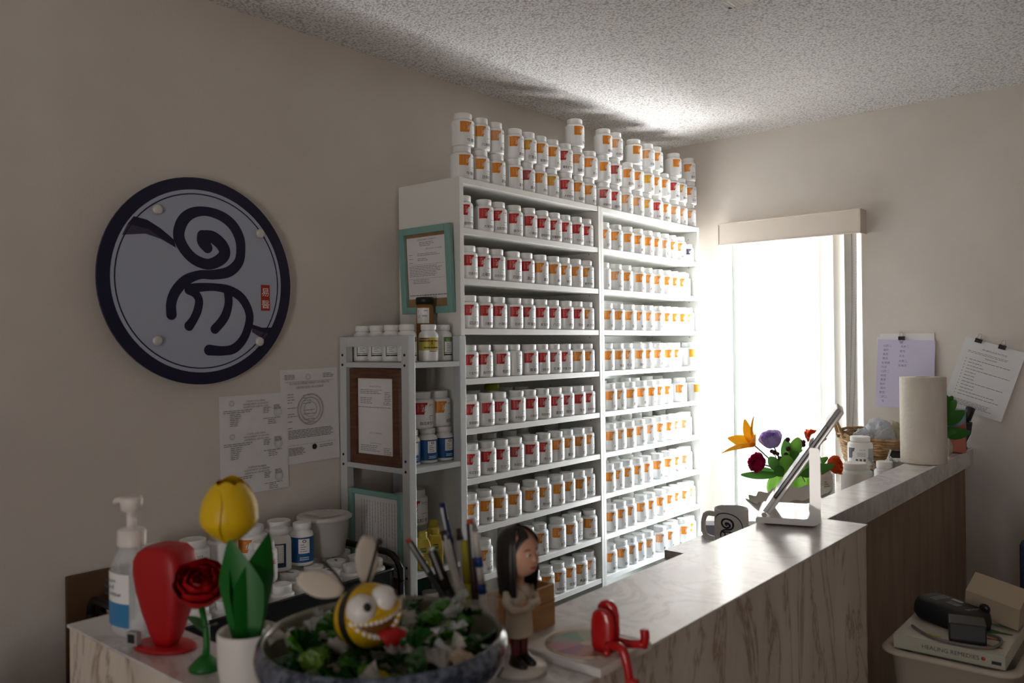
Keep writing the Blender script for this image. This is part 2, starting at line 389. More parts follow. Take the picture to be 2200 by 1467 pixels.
# ---------------------------------------------------------------- the two bookcases
SH = [2.017 - 0.158 * k for k in range(13)]
def bookcase(name, label, y0, y1, ya, yb):
    t = thing(name, label, 'bookcase', (0.012, y0, 0))
    W = y1 - y0
    G().box((0, 0, 0.0), (0.28, ya - y0, 2.0175), m_white_lam, bev=0.001).obj('side_panel', t)
    G().box((0, yb - y0, 0.0), (0.28, W, 2.0175), m_white_lam, bev=0.001).obj('side_panel', t)
    G().box((0, ya - y0, 0.06), (0.006, yb - y0, 1.999), m_white_lam).obj('back_panel', t)
    sh = G().box((0.006, ya - y0 + 0.0005, -0.019), (0.278, yb - y0 - 0.0005, 0), m_white_lam, bev=0.001).mesh('shelf')
    for k, z in enumerate(SH): link('shelf', sh, t, (0, 0, z))
    G().box((0.24, ya - y0, 0), (0.25, yb - y0, 0.06), m_white_lam).obj('plinth', t)
    g = G()
    for yy in (ya - y0 + 0.0004, yb - y0 - 0.0004):
        for k in range(58):
            z = 0.14 + 0.032 * k
            for xx in (0.04, 0.235): g.lathe([(0.0026, -0.0003), (0.0026, 0.0003)], m_grey_txt, 6, T(xx, yy, z) @ R(PI / 2, 'X'))
    g.obj('pin_holes', t)
    return t
bookcase('bookcase', 'white bookcase on the left, nearer the camera, packed with white bottles', 1.854, 2.637, 1.872, 2.621)
bookcase('bookcase', 'white bookcase on the right, beside the window, packed with white bottles', 2.6375, 3.440, 2.654, 3.424)

# ---------------------------------------------------------------- herb bottles
BR, BH, EPS = 0.0330, 0.106, 0.0004
def bottle_profile(r=BR, h=BH):
    return [(r * 0.86, 0.0), (r * 0.97, 0.0015), (r, 0.006), (r, h * 0.725), (r * 0.985, h * 0.757), (r * 0.91, h * 0.784), (r * 0.80, h * 0.797), (r * 0.76, h * 0.80), (r * 0.76, h * 0.86)]
def cap_profile(r=BR, h=BH):
    c = r * 0.80
    return [(c * 0.98, h * 0.822), (c, h * 0.826), (c, h * 0.975), (c * 0.985, h * 0.992), (c * 0.94, h), (c * 0.88, h * 0.997)]
body_me = G().lathe(bottle_profile(), m_plastic, 24).mesh('body')
g = G().lathe(cap_profile(), m_plastic, 24)
cap_me = g.mesh('cap')
m_shade = {'R': m_red, 'r': m_red2, 'O': m_org, 'o': m_org2, 'Y': m_ylw, 'K': m_blk}
def wrap(g, verts, faces, mat, r, s0, z0, sub=False):
    """bend flat lettering/shape (x along the label, y up) round a bottle of radius r"""
    vv = []
    for x, y, _ in verts:
        a = (s0 + x) / r
        vv.append((r * math.cos(a), r * math.sin(a), z0 + y))
    g.add(vv, faces, mat)
def rect(g, s0, s1, z0, z1, mat, r, n=1, s1b=None):
    if s1b is None: s1b = s1
    v = []; f = []
    for i in range(n + 1):
        q = i / n
        v.append((s0 + (s1b - s0) * q, z0, 0)); v.append((s0 + (s1 - s0) * q, z1, 0))
    for i in range(n): f.append([2 * i, 2 * i + 2, 2 * i + 3, 2 * i + 1])
    wrap(g, v, f, mat, r, 0, 0)
_lab = {}
ink_of = {k: M('label_ink_' + n_, c_, 0.4) for k, n_, c_ in (('R', 'pink', (0.66, 0.32, 0.28)), ('r', 'faded_pink', (0.58, 0.30, 0.27)), ('O', 'apricot', (0.80, 0.50, 0.27)), ('o', 'pale_apricot', (0.80, 0.52, 0.33)), ('Y', 'straw', (0.78, 0.55, 0.25)), ('K', 'blue_grey', (0.35, 0.38, 0.50)))}
def label_mesh(col, nm, code, seed=0):
    key = (col, nm, code)
    if key in _lab: return _lab[key]
    g = G(); r = BR + 0.0004; r2 = BR + 0.0007; r3 = BR + 0.0009; zt = BH * 0.718
    rect(g, -0.085, 0.042, 0.010, zt, m_label, r, 18)
    rect(g, 0.036, 0.0365, 0.012, zt - 0.002, m_lgrey, r2)
    if col in m_shade:
        rect(g, -0.0235, 0.0125, 0.0420, zt - 0.0006, m_shade[col], r2, 7, s1b=0.0025)
        v, f, w = text('欧本方', 0.0080)
        wrap(g, [(y * 1.0, -x * 0.95, 0) for x, y, z in v], f, ink_of[col], r3, -0.0050, zt - 0.005)
        v, f, w = text("S'ONON", 0.0070)
        wrap(g, [(y * 1.0, -x * 0.78, 0) for x, y, z in v], f, ink_of[col], r3, -0.0140, zt - 0.005)
    v, f, w = text(code, 0.0088)
    wrap(g, v, f, m_black_txt, r2, 0.0335 - w, zt - 0.0105)
    rect(g, 0.0275, 0.0335, zt - 0.0145, zt - 0.0135, m_grey_txt, r2)
    for k, (a, h) in enumerate(((0.017, 0.0024), (0.004, 0.0018), (0.008, 0.0016))):
        rect(g, a, 0.0335, 0.0365 - 0.0048 * k, 0.0365 - 0.0048 * k + h * 0.6, m_grey_txt, r2, 2)
    if nm:
        sz = 0.0128 if len(nm) < 4 else 0.0125 * 3.4 / len(nm)
        v, f, w = text(nm, sz)
        wrap(g, [(x, y * max(1.0, 0.0105 / sz), 0) for x, y, z in v], f, m_black_txt, r2, 0.0340 - w, 0.0125)
    for k in range(9):                                   # fine print on the side panel
        L = 0.030 * (0.6 + 0.4 * ((k * 37 + seed * 11) % 10) / 10)
        rect(g, -0.078, -0.078 + L, zt - 0.006 - 0.0052 * k, zt - 0.006 - 0.0052 * k + 0.0011, m_lgrey, r2, 2)
    _lab[key] = g.mesh('label'); return _lab[key]
back_label = None
def herb_bottle(x, y, z, col, nm, code, head, label, group, s=1.0, hz=1.0, wide=1.0):
    t = thing('supplement_bottle', label, 'bottle', (x, y, z + EPS), head, group)
    t.scale = (s * wide, s * wide, s * hz)
    link('body', body_me, t); link('cap', cap_me, t)
    link('label', label_mesh(col, nm, code), t)
    return t
def camdir(x, y): return math.atan2(CAM_POS.y - y, CAM_POS.x - x)
BK_L = [
        [(0.254,1.908),(0.254,2.007),(0.254,2.075),(0.254,2.159),(0.254,2.238),(0.254,2.313),(0.255,2.381),(0.252,2.449),(0.256,2.517),(0.253,2.585)],
        [(0.255,1.926),(0.252,1.994),(0.255,2.063),(0.254,2.15),(0.254,2.22),(0.254,2.299),(0.255,2.373),(0.253,2.441),(0.254,2.511),(0.254,2.585)],
        [(0.254,1.929),(0.254,1.998),(0.254,2.07),(0.254,2.155),(0.254,2.223),(0.254,2.301),(0.254,2.37),(0.254,2.449),(0.255,2.517),(0.253,2.585)],
        [(0.254,1.926),(0.254,1.996),(0.256,2.081),(0.252,2.149),(0.254,2.235),(0.254,2.303),(0.254,2.372),(0.254,2.44),(0.255,2.517),(0.253,2.585)],
        [(0.254,1.926),(0.254,2.002),(0.254,2.07),(0.254,2.163),(0.254,2.231),(0.254,2.306),(0.254,2.381),(0.253,2.449),(0.256,2.517),(0.253,2.585)],
        [(0.254,1.93),(0.254,2.008),(0.254,2.077),(0.254,2.151),(0.254,2.235),(0.254,2.31),(0.254,2.383),(0.252,2.451),(0.256,2.519),(0.248,2.585)],
        [(0.254,1.921),(0.253,1.993),(0.255,2.062),(0.254,2.136),(0.254,2.233),(0.254,2.302),(0.254,2.383),(0.252,2.451),(0.256,2.518),(0.249,2.585)],
        [(0.254,1.986),(0.254,2.211),(0.254,2.282),(0.253,2.388),(0.256,2.456),(0.235,2.521),(0.256,2.585)],
        [(0.254,2.24),(0.254,2.315),(0.255,2.383),(0.251,2.451),(0.256,2.518),(0.248,2.585)],]
BK_R = [
        [(0.254,2.706),(0.254,2.793),(0.254,2.877),(0.254,2.959),(0.254,3.037),(0.253,3.105),(0.256,3.173),(0.253,3.242),(0.254,3.317),(0.254,3.389)],
        [(0.254,2.702),(0.254,2.793),(0.254,2.865),(0.254,2.965),(0.254,3.033),(0.253,3.121),(0.255,3.19),(0.253,3.258),(0.256,3.325),(0.236,3.389)],
        [(0.254,2.724),(0.254,2.8),(0.254,2.887),(0.254,2.962),(0.254,3.035),(0.254,3.117),(0.254,3.186),(0.253,3.254),(0.256,3.322),(0.252,3.389)],
        [(0.254,2.722),(0.254,2.8),(0.254,2.868),(0.254,2.958),(0.254,3.026),(0.254,3.114),(0.255,3.198),(0.253,3.267)],
        [(0.254,2.736),(0.254,2.804),(0.254,2.886),(0.253,2.976),(0.256,3.045),(0.253,3.113),(0.254,3.182),(0.254,3.31)],
        [(0.254,2.737),(0.252,2.805),(0.255,2.874),(0.254,2.959),(0.254,3.041),(0.253,3.122),(0.256,3.19),(0.253,3.258),(0.256,3.325),(0.235,3.389)],
        [(0.255,2.718),(0.252,2.786),(0.255,2.854),(0.254,2.934),(0.254,3.004),(0.254,3.102),(0.255,3.191),(0.252,3.259),(0.256,3.326),(0.235,3.389)],
        [(0.254,2.73),(0.254,2.803),(0.254,2.872),(0.254,2.964),(0.254,3.032),(0.254,3.119),(0.255,3.188),(0.252,3.256),(0.256,3.323),(0.248,3.389)],
        [(0.254,2.724),(0.254,2.81),(0.255,2.878),(0.252,2.946),(0.255,3.014),(0.252,3.125),(0.256,3.193),(0.236,3.258),(0.256,3.323),(0.249,3.389)],]
COL_L = ['RRRRRRRRRR', 'RRRRROOOOO', 'RRRRRRRRRO', 'RRRNRRrROO', 'RRRRRRRRRR', 'RRRrRROOOO', 'OOOOOOOOOO', 'OOOOOOO', 'OOOOOO']
NAM_L = [['桂枝茯苓丸', '大柴胡汤', '龙胆泻肝汤', '麻子仁丸', '小柴胡汤', '桂枝加龙骨汤', '甘露消毒丹', '参苓白术散', '竹叶石膏汤', '小青龙汤'],
         ['甘麦大枣汤', '止嗽散', '四合四金汤', '四逆散', '真武汤', '葛花', '桑枝', '枳壳', '三七', '鹅不食草'],
         ['四逆汤', '少腹逐瘀汤', '小建中汤', '四君子汤', '平胃散', '炙甘草汤', '八正散', '一贯煎', '苓桂散', '太子参'],
         ['十全大补汤', '当归芍药散', '桂枝汤', '饮子', '桑菊饮', '桂枝加葛根汤', '五淋散', '半夏三物汤', '菊花', '丁香'],
         ['金锁固精丸', '苍耳散', '防己黄芪汤', '补中益气汤', '六味地黄丸', '知柏地黄丸', '清胃散', '桂枝汤', '生化汤', '血府逐瘀汤'],
         ['枳实导滞丸', '越鞠丸', '三仁汤', '补阳还五汤', '苏子降气汤', '济川煎', '白芷', '紫苏叶', '艾叶', '川芎'],
         ['续断', '骨碎补', '密花肉苁蓉', '锁阳', '苍术', '熟地黄', '生地黄', '党参', '麦冬', '金银花'],
         ['山药', '焦山楂', '枳壳', '枳实', '砂仁', '鸡内金', '六神曲'],
         ['白果', '枸杞子', '制何首乌', '合欢皮', '火麻仁', '大枣']]
HERB = ['白芍', '丹参', '甘草', '黄芩', '知母', '石膏', '防风', '荆芥', '麻黄', '细辛', '柴胡', '升麻', '葛根', '黄连', '大黄', '芒硝', '杏仁', '桔梗', '贝母', '半夏', '陈皮', '木香', '香附', '郁金', '桃仁', '红花', '牛膝', '杜仲', '远志', '茯苓', '泽泻', '车前子', '冬瓜皮', '款冬花', '百合', '玉竹']
side = ['left bookcase', 'right bookcase']
names = {'R': 'red label', 'r': 'faded red label', 'O': 'orange label', 'o': 'pale orange label', 'N': 'plain white label', 'K': 'small black label', 'Y': 'amber label'}
rnd = random.Random(11)
for bi, (BK, off) in enumerate(((BK_L, 16), (BK_R, 17))):
    for k, row in enumerate(BK):
        z = SH[k + 1]
        for i, (x, y) in enumerate(row):
            if bi == 0: col = COL_L[k][i]; nm = NAM_L[k][i]; code = '%d' % ((2000 if col in 'Rr' else 1000) + rnd.randint(10, 99))
            else:
                col = 'O' if rnd.random() < 0.9 else 'o'; nm = HERB[(k * 10 + i) % len(HERB)]; code = '%d' % (1000 + rnd.randint(10, 290))
                if k == 1 and i == 0: col = 'N'
            hz = 1.0
            if bi == 1 and k == 0 and i == 9: col = 'K'; hz = 0.74
            head = camdir(x, y) + math.radians(off + rnd.uniform(-9, 9))
            lab = 'white bottle, %s, %s from left on the %s\'s %s shelf down' % (names[col], ordn(i), side[bi], ordn(k))
            herb_bottle(x, y, z, col, nm, code, head, lab, 'front row bottles on the ' + side[bi], hz=hz)
for (x, y, k, nm, lab) in ((0.272, 3.366, 3, '白术', 'bigger bottle turned sideways at the window end of the middle shelf'),
                           (0.286, 3.380, 4, '黄芪', 'bigger bottle jutting past the upright at the window end, fifth shelf')):
    herb_bottle(x, y, SH[k + 1], 'Y', nm, '1101', camdir(x, y) + math.radians(44), lab, 'front row bottles on the right bookcase', wide=1.19)
# second row, seen as caps behind the front row
for bi, (BK, y0, y1, ks) in enumerate(((BK_L, 1.912, 2.578, (4, 5, 6, 7, 8)), (BK_R, 2.70, 3.39, (3, 4, 5, 6, 7, 8)))):
    for k in ks:
        z = SH[k + 1]; n = 8
        for i in range(n):
            x = 0.10 + rnd.uniform(-0.012, 0.012); y = y0 + (y1 - y0) * i / (n - 1) + rnd.uniform(-0.006, 0.006)
            if bi == 0 and k == 4 and i in (1, 3): continue
            if rnd.random() < 0.12: continue
            y = min(max(y, y0), y1)
            lab = 'white capped bottle behind front row, %s along the %s\'s %s shelf down' % (ordn(i), side[bi], ordn(k))
            t = thing('supplement_bottle', lab, 'bottle', (x, y, z + EPS), camdir(x, y) + 0.2, 'back row bottles on the ' + side[bi])
            s = rnd.uniform(0.98, 1.08); t.scale = (1, 1, s)
            link('body', body_me, t); link('cap', cap_me, t)
m_ygreen = M('yellow_green_cap', (0.42, 0.40, 0.02), 0.4)
g = G().lathe(cap_profile(), m_ygreen, 24); ycap = g.mesh('cap')
for i, y in ((0, 2.017), (1, 2.213)):
    t = thing('supplement_bottle', 'bottle with olive yellow cap behind the front row, %s of two, fifth shelf' % ('left' if i == 0 else 'right'), 'bottle', (0.10, y, SH[5] + EPS), 0, 'olive capped bottles on the left bookcase')
    t.scale = (1.05, 1.05, 1.16); link('body', body_me, t); link('cap', ycap, t)
# stacks on top
TOP = [('L', 0, [(0.25,1.914),(0.25,1.994),(0.25,2.075),(0.25,2.166),(0.25,2.234),(0.25,2.304),(0.25,2.373),(0.25,2.465),(0.25,2.535),(0.25,2.612)], 'OOOOrOYROO', ['牛蒡子', '白鲜皮', '前胡', '紫菀', '藁本', '肉桂', '虎杖', '人参败毒散', '仙鹤草', '青蒿']),
       ('L', 1, [(0.25,1.92),(0.25,1.998),(0.25,2.069),(0.249,2.175),(0.251,2.243),(0.25,2.312),(0.25,2.384),(0.25,2.461),(0.25,2.533),(0.25,2.623)], 'OOoOYOORoO', ['牛蒡子', '川木通', '前胡', '肉桂', '巴戟天', '蜜款冬花', '芥子', '藿香正气散', '仙鹤草', '芥子']),
       ('L', 2, [(0.25,2.535)], 'O', ['地龙']),
       ('R', 0, [(0.25,2.718),(0.25,2.791),(0.25,2.879),(0.25,2.966),(0.25,3.04),(0.25,3.124),(0.25,3.192),(0.25,3.274),(0.25,3.343),(0.25,3.422)], 'rRooYROooo', ['银翘败毒散', '桂枝汤', '灵芝', '白及', '苦参', '玉屏风散', '枳椇子', '苏木', '青皮', '乳香']),
       ('R', 1, [(0.25,2.716),(0.25,2.796),(0.25,2.892),(0.25,2.967),(0.251,3.05),(0.248,3.118),(0.251,3.187),(0.25,3.273),(0.25,3.341),(0.25,3.431)], 'OrOOYOORYO', ['艾叶', '泻青丸', '金荞麦', '女贞子', '芡实', '海藻', '瓜蒌', '槐花', '桑叶', '乌药']),
       ('R', 2, [(0.25,2.727),(0.25,2.806),(0.25,2.954),(0.25,3.058),(0.25,3.127),(0.25,3.291),(0.25,3.424)], 'OoOoOOO', ['络石藤', '白茅根', '木瓜', '浮萍', '萆薢', '荷叶', '猪苓'])]
layer = ['bottom', 'second', 'third']
for s_, lv, pts, cols, nms in TOP:
    for i, (x, y) in enumerate(pts):
        col = cols[i]; big = 1.0; tilt = 15 + rnd.uniform(-8, 8)
        if s_ == 'L' and lv < 2 and i == 0: big = 1.13; tilt = 28
        if lv == 2 and (s_ == 'L' or i in (0, 2, 5)): tilt = 38; big = 1.1
        if s_ == 'L' and i == 3 and lv == 1: big = 1.05
        lab = 'white bottle, %s, %s from left, %s layer stacked atop the %s' % (names[col], ordn(i), layer[lv], side[s_ == 'R'])
        herb_bottle(x - (big - 1) * 0.03, y, 2.0178 + (BH + EPS) * lv, col, nms[i], '%d' % (1000 + rnd.randint(10, 280)), camdir(x, y) + math.radians(tilt), lab, 'bottles stacked on top of the ' + side[s_ == 'R'], wide=big)
# ---------------------------------------------------------------- round sign on the left wall
m_navy = M('navy_print', (0.010, 0.010, 0.035), 0.35)
m_purple = M('dusky_purple_print', (0.055, 0.045, 0.085), 0.35)
m_sign = M('frosted_sign_board', (0.42, 0.46, 0.56), 0.25)
m_seal = M('seal_red', (0.38, 0.03, 0.02), 0.4)
SR = 0.2735
sg = thing('round_sign', 'large round navy and pale blue sign with a curling emblem on the wall', 'sign', (0.0, 1.142, 1.668))
WALLX = Matrix(((0, 0, 1, 0), (1, 0, 0, 0), (0, 1, 0, 0), (0, 0, 0, 1)))      # local (right, up, out) on the left wall
def sp(zx, zy): return ((zx - 668) / 568 * SR, -(zy - 742) / 625 * SR)
def disc(r, n=72): return [(r * math.cos(2 * PI * k / n), r * math.sin(2 * PI * k / n)) for k in range(n)]
def ring(g, r0, r1, z0, z1, mat, xf, n=72):
    v = []; f = []
    for k in range(n):
        c, s_ = math.cos(2 * PI * k / n), math.sin(2 * PI * k / n)
        v += [(r0 * c, r0 * s_, z0), (r1 * c, r1 * s_, z0), (r1 * c, r1 * s_, z1), (r0 * c, r0 * s_, z1)]
    for k in range(n):
        a, b = 4 * k, 4 * ((k + 1) % n)
        for q in range(4): f.append([a + q, b + q, b + (q + 1) % 4, a + (q + 1) % 4])
    g.add(v, f, mat, xf); return g
G().prism(disc(SR), 0.020, 0.026, m_sign, WALLX).obj('board', sg)
ring(G(), SR * 0.885, SR + 0.0004, 0.0195, 0.0266, m_navy, WALLX).obj('rim_band', sg)
ring(G(), SR * 0.838, SR * 0.850, 0.0258, 0.0264, m_navy, WALLX).obj('inner_ring', sg)
def smooth_path(pts, n=8):
    out = []
    P = [pts[0]] + list(pts) + [pts[-1]]
    for i in range(1, len(P) - 2):
        for k in range(n):
            t = k / n; q = []
            for d in range(len(P[0])):
                a, b, c, e_ = P[i - 1][d], P[i][d], P[i + 1][d], P[i + 2][d]
                q.append(0.5 * (2 * b + (c - a) * t + (2 * a - 5 * b + 4 * c - e_) * t * t + (3 * b - a - 3 * c + e_) * t ** 3))
            out.append(tuple(q))
    out.append(tuple(pts[-1])); return out
def stroke(g, pts, z, mat, xf, caps=True):
    """brush stroke: pts = (x, y, width), flat ribbon with round ends"""
    p = smooth_path(pts); n = len(p); v = []; f = []
    for i in range(n):
        a = Vector(p[max(0, i - 1)][:2]); b = Vector(p[min(n - 1, i + 1)][:2]); t = (b - a).normalized(); q = Vector((-t.y, t.x)) * p[i][2] / 2
        v += [(p[i][0] + q.x, p[i][1] + q.y, z), (p[i][0] - q.x, p[i][1] - q.y, z)]
    f = [[2 * i, 2 * i + 1, 2 * i + 3, 2 * i + 2] for i in range(n - 1)]
    g.add(v, f, mat, xf)
    for x, y, w in ((p[0], p[-1]) if caps else ()):
        g.add([(x + w / 2 * math.cos(2 * PI * k / 16), y + w / 2 * math.sin(2 * PI * k / 16), z + 0.00005) for k in range(16)], [list(range(16))], mat, xf)
def spw(*a): return [(*sp(x, y), w / 600 * SR) for x, y, w in a]
STROKES = [spw((672, 468, 74), (676, 500, 80), (698, 535, 66)),
    spw((692, 462, 66), (735, 470, 74), (785, 510, 76), (803, 560, 74), (770, 606, 70), (700, 636, 64), (620, 612, 64), (560, 550, 66), (532, 475, 68), (555, 390, 68), (610, 335, 62), (690, 314, 54), (780, 330, 60), (850, 375, 64), (895, 450, 66), (905, 530, 62), (890, 610, 62), (830, 672, 64), (740, 697, 58), (650, 704, 52), (570, 742, 62), (512, 810, 62), (487, 880, 60), (487, 948, 62)),
    spw((600, 790, 58), (650, 780, 52), (740, 774, 46), (830, 788, 54), (905, 832, 56), (950, 910, 54), (955, 985, 54), (920, 1085, 54), (860, 1150, 58), (790, 1166, 56), (702, 1160, 64)),
    spw((585, 800, 50), (625, 820, 50), (645, 860, 50), (636, 920, 52), (612, 975, 50), (586, 1014, 58)),
    spw((820, 800, 54), (824, 870, 52), (806, 940, 56), (776, 990, 56), (738, 1032, 56))]
g = G()
for k, s_ in enumerate(STROKES): stroke(g, s_, 0.0264 + 0.0001 * k, m_navy, WALLX)
g.obj('emblem', sg)
g = G()
def poly(pts, z, mat): g.add([(*sp(x, y), z) for x, y in pts], [list(range(len(pts)))[::-1]], mat, WALLX)
poly([(290, 393), (360, 405), (430, 445), (505, 505), (516, 552), (440, 505), (370, 460), (258, 438)], 0.02630, m_navy)
poly([(258, 438), (370, 460), (440, 505), (516, 552), (430, 508), (350, 486), (228, 506)], 0.02632, m_purple)
g.obj('swoosh', sg); g = G()
poly([(975, 1000), (1040, 1020), (1118, 1018), (1090, 1060), (1030, 1045), (972, 1022)], 0.02630, m_navy)
poly([(972, 1022), (1030, 1045), (1090, 1060), (1062, 1102), (1010, 1072), (972, 1048)], 0.02632, m_purple)
g.obj('swoosh', sg)
x0, y0_ = sp(1034, 910); x1, y1_ = sp(1094, 743)
sl = G().box((x0, y0_, 0.0255), (x1, y1_, 0.0266), m_seal, WALLX, bev=0.004).obj('seal', sg)
g = G()
for ch, yy in (('易', (y0_ + y1_) / 2 + 0.006), ('醫', y0_ + 0.008)):
    v, f, w = text(ch, 0.026); g.add(v, f, m_white_ink, WALLX @ T(x0 + 0.0015, yy, 0.0268))
g.obj('seal_characters', sl)
for zx, zy in ((410, 340), (1026, 415), (403, 1102), (1015, 1110)):
    a, b = sp(zx, zy)
    G().lathe([(0.008, 0.0), (0.008, 0.026), (0.0125, 0.0262), (0.0125, 0.034), (0.011, 0.0362), (0.004, 0.0368)], M('brushed_steel', (0.72, 0.70, 0.66), 0.45, 0.3), 16, WALLX @ T(a, b, 0)).obj('standoff_pin', sg)

# ---------------------------------------------------------------- printed sheets
def sheet_print(g, items, xf, z=0.0006):
    """items: ('t', x, y, size, body) lettering or ('l', x, y, w, h) a line of small print, y up from the sheet's bottom"""
    for it in items:
        mt = it[5] if len(it) > 5 else m_grey_txt
        if it[0] == 't':
            v, f, w = text(it[4], it[3], 'CENTER'); g.add(v, f, mt, xf @ T(it[1], it[2], z))
        else:
            _, x, y, w, h = it[:5]
            k = max(1, int(w / 0.03)); r2 = random.Random(int(x * 1e4 + y * 1e5))
            xx = x
            while xx < x + w - 0.002:                      # words of small print
                l_ = min(r2.uniform(0.006, 0.016), x + w - xx)
                g.add([(xx, y, z), (xx + l_, y, z), (xx + l_, y + h, z), (xx, y + h, z)], [[0, 1, 2, 3]], mt, xf); xx += l_ + 0.0022
def sheet(g, w, h, mat, xf, curl=0.0):
    def fn(u, v): return (w * u, h * v, curl * (0.5 - 0.5 * math.cos(PI * u)) * (1 - v) ** 2)
    g.grid(fn, 8, 6, mat, xf, smooth=True)
def lines(x, y, w, n, dy=0.0052, h=0.0017, jag=0.25):
    r2 = random.Random(n + int(x * 1000))
    return [('l', x, y - dy * k, w * (1 - jag * r2.random()), h) for k in range(n)]
def exempt(y):
    return [('t', 0.112, y - 0.012, 0.0068, 'STATE OF FLORIDA'), ('t', 0.112, y - 0.020, 0.0068, 'DEPARTMENT OF HEALTH'), ('t', 0.112, y - 0.028, 0.0068, 'EXEMPTION CERTIFICATE'),
            ] + lines(0.01, y - 0.034, 0.10, 2) + lines(0.03, y - 0.045, 0.04, 3) + lines(0.03, y - 0.060, 0.03, 4) + lines(0.135, y - 0.032, 0.022, 4, 0.0045) + lines(0.17, y - 0.027, 0.026, 4, 0.0035) + lines(0.135, y - 0.063, 0.07, 1) + lines(0.15, y - 0.068, 0.03, 3)
m_seal_grey = M('seal_grey', (0.45, 0.43, 0.43), 0.8)
def wall_sheet(name, label, y, z, w, h, items, seals, tilt=0.0):
    t = thing(name, label, 'paper', (0.0008, y, z)); t.rotation_euler = (tilt, 0, 0)
    g = G(); sheet(g, w, h, m_paper, WALLX, 0.003); g.obj('sheet', t)
    g = G(); sheet_print(g, items, WALLX, 0.0032)
    for cx, cy, r, mt in seals:
        if mt is m_black_txt: g.add([(cx + r * math.cos(k * PI / 12), cy + r * math.sin(k * PI / 12), 0.0033) for k in range(24)], [list(range(24))], mt, WALLX)
        else:
            for q in (1.0, 0.78, 0.5): ring(g, r * q * 0.93, r * q, 0.0034, 0.00345, mt, WALLX @ T(cx, cy, 0), 32)
    g.obj('print', t)
    return t
wall_sheet('certificate', 'white sheet with three stacked exemption certificates, left of the two wall papers', 1.204, 1.080, 0.216, 0.276,
           exempt(0.268) + exempt(0.176) + exempt(0.082), [(0.183, 0.222, 0.014, m_seal_grey), (0.183, 0.130, 0.014, m_seal_grey), (0.183, 0.036, 0.014, m_seal_grey), (0.036, 0.256, 0.008, m_grey_txt), (0.036, 0.163, 0.008, m_grey_txt)], 0.012)
wall_sheet('certificate', 'white licence sheet with a big pale round seal, beside the metal shelf unit', 1.401, 1.144, 0.206, 0.279,
           [('t', 0.10, 0.234, 0.0088, 'FLORIDA DEPARTMENT OF HEALTH'), ('t', 0.10, 0.222, 0.0088, 'CERTIFICATE OF LICENSE')] + lines(0.012, 0.262, 0.04, 4, 0.004) + lines(0.15, 0.262, 0.04, 3) + [('l', 0.012, 0.242, 0.18, 0.0008)] + lines(0.02, 0.205, 0.025, 4, 0.008) + lines(0.02, 0.165, 0.035, 1) + lines(0.02, 0.147, 0.035, 2, 0.007) + lines(0.02, 0.125, 0.02, 1)
           + lines(0.02, 0.106, 0.018, 1) + lines(0.02, 0.098, 0.165, 6, 0.0046, 0.0018, 0.1) + lines(0.02, 0.046, 0.06, 6, 0.004) + lines(0.13, 0.046, 0.055, 2) + lines(0.075, 0.20, 0.03, 4, 0.008) + lines(0.075, 0.155, 0.05, 2, 0.011) + lines(0.075, 0.128, 0.05, 2, 0.01) + [('l', 0.02, 0.055, 0.17, 0.0007)],
           [(0.10, 0.158, 0.047, m_seal_grey), (0.112, 0.044, 0.0085, m_black_txt), (0.095, 0.255, 0.009, m_grey_txt)], 0.02)

# ---------------------------------------------------------------- white metal shelf unit beside the bookcase
UX0, UX1, UY0, UY1 = 0.006, 0.318, 1.607, 1.848
US = [1.442, 1.136, 0.831, 0.62, 0.30]
un = thing('shelf_unit', 'narrow white metal shelf unit between the wall and the left bookcase', 'shelf', (UX0, UY0, 0))
uw, ul = UX1 - UX0, UY1 - UY0
for px_, py_ in ((0, 0), (uw - 0.03, 0), (uw - 0.03, ul - 0.028), (0, ul - 0.028)):
    G().box((px_, py_, 0.0), (px_ + 0.03, py_ + 0.028, 1.52), m_grey_metal, bev=0.002).obj('post', un)
for z in US:
    G().box((0.002, 0.002, z - 0.016), (uw - 0.001, ul - 0.002, z), m_grey_metal, bev=0.0015).obj('shelf', un)
G().box((0.03, 0.002, 1.489), (uw - 0.03, 0.014, 1.52), m_grey_metal, bev=0.0015).obj('guard_rail', un)
g = G()
for px_ in (0.015, uw - 0.015):
    for z in US:
        for dz in (-0.008, 0.022): g.lathe([(0.004, 0), (0.004, 0.0015), (0.002, 0.002)], m_black_metal, 8, T(px_, 0.0, z + dz) @ R(PI / 2, 'X'))
g.obj('bolt_heads', un)

m_green = M('green_label', (0.10, 0.22, 0.035), 0.45); m_lime = M('lime_label', (0.50, 0.46, 0.05), 0.45); m_maroon = M('maroon_label', (0.12, 0.008, 0.03), 0.4)
m_violet = M('violet_label', (0.10, 0.02, 0.09), 0.4); m_blue = M('blue_label', (0.012, 0.10, 0.30), 0.35); m_navyb = M('navy_label', (0.02, 0.05, 0.12), 0.35)
m_pink = M('pink_marker', (0.62, 0.03, 0.20), 0.5); m_cream = M('cream_label', (0.72, 0.66, 0.5), 0.45)
def bot(label, x, y, z, fn, head, s=(1, 1, 1), group=None, name='supplement_bottle', cap=None, body=None, r=BR, cat='bottle'):
    t = thing(name, label, cat, (x, y, z + EPS), head, group); t.scale = s
    link('body', body or body_me, t); link('cap', cap or cap_me, t)
    if fn:
        g = G(); fn(g); g.obj('label', t)
    return t
tall_body = G().lathe([(0.024, 0), (0.0285, 0.002), (0.029, 0.006), (0.029, 0.078), (0.027, 0.085), (0.021, 0.091), (0.0205, 0.094)], m_plastic, 24).mesh('body')
tall_cap = G().lathe([(0.0225, 0.0945), (0.023, 0.095), (0.023, 0.110), (0.0215, 0.1115), (0.0190, 0.1118)], m_plastic, 24).mesh('cap')
TR = 0.0293
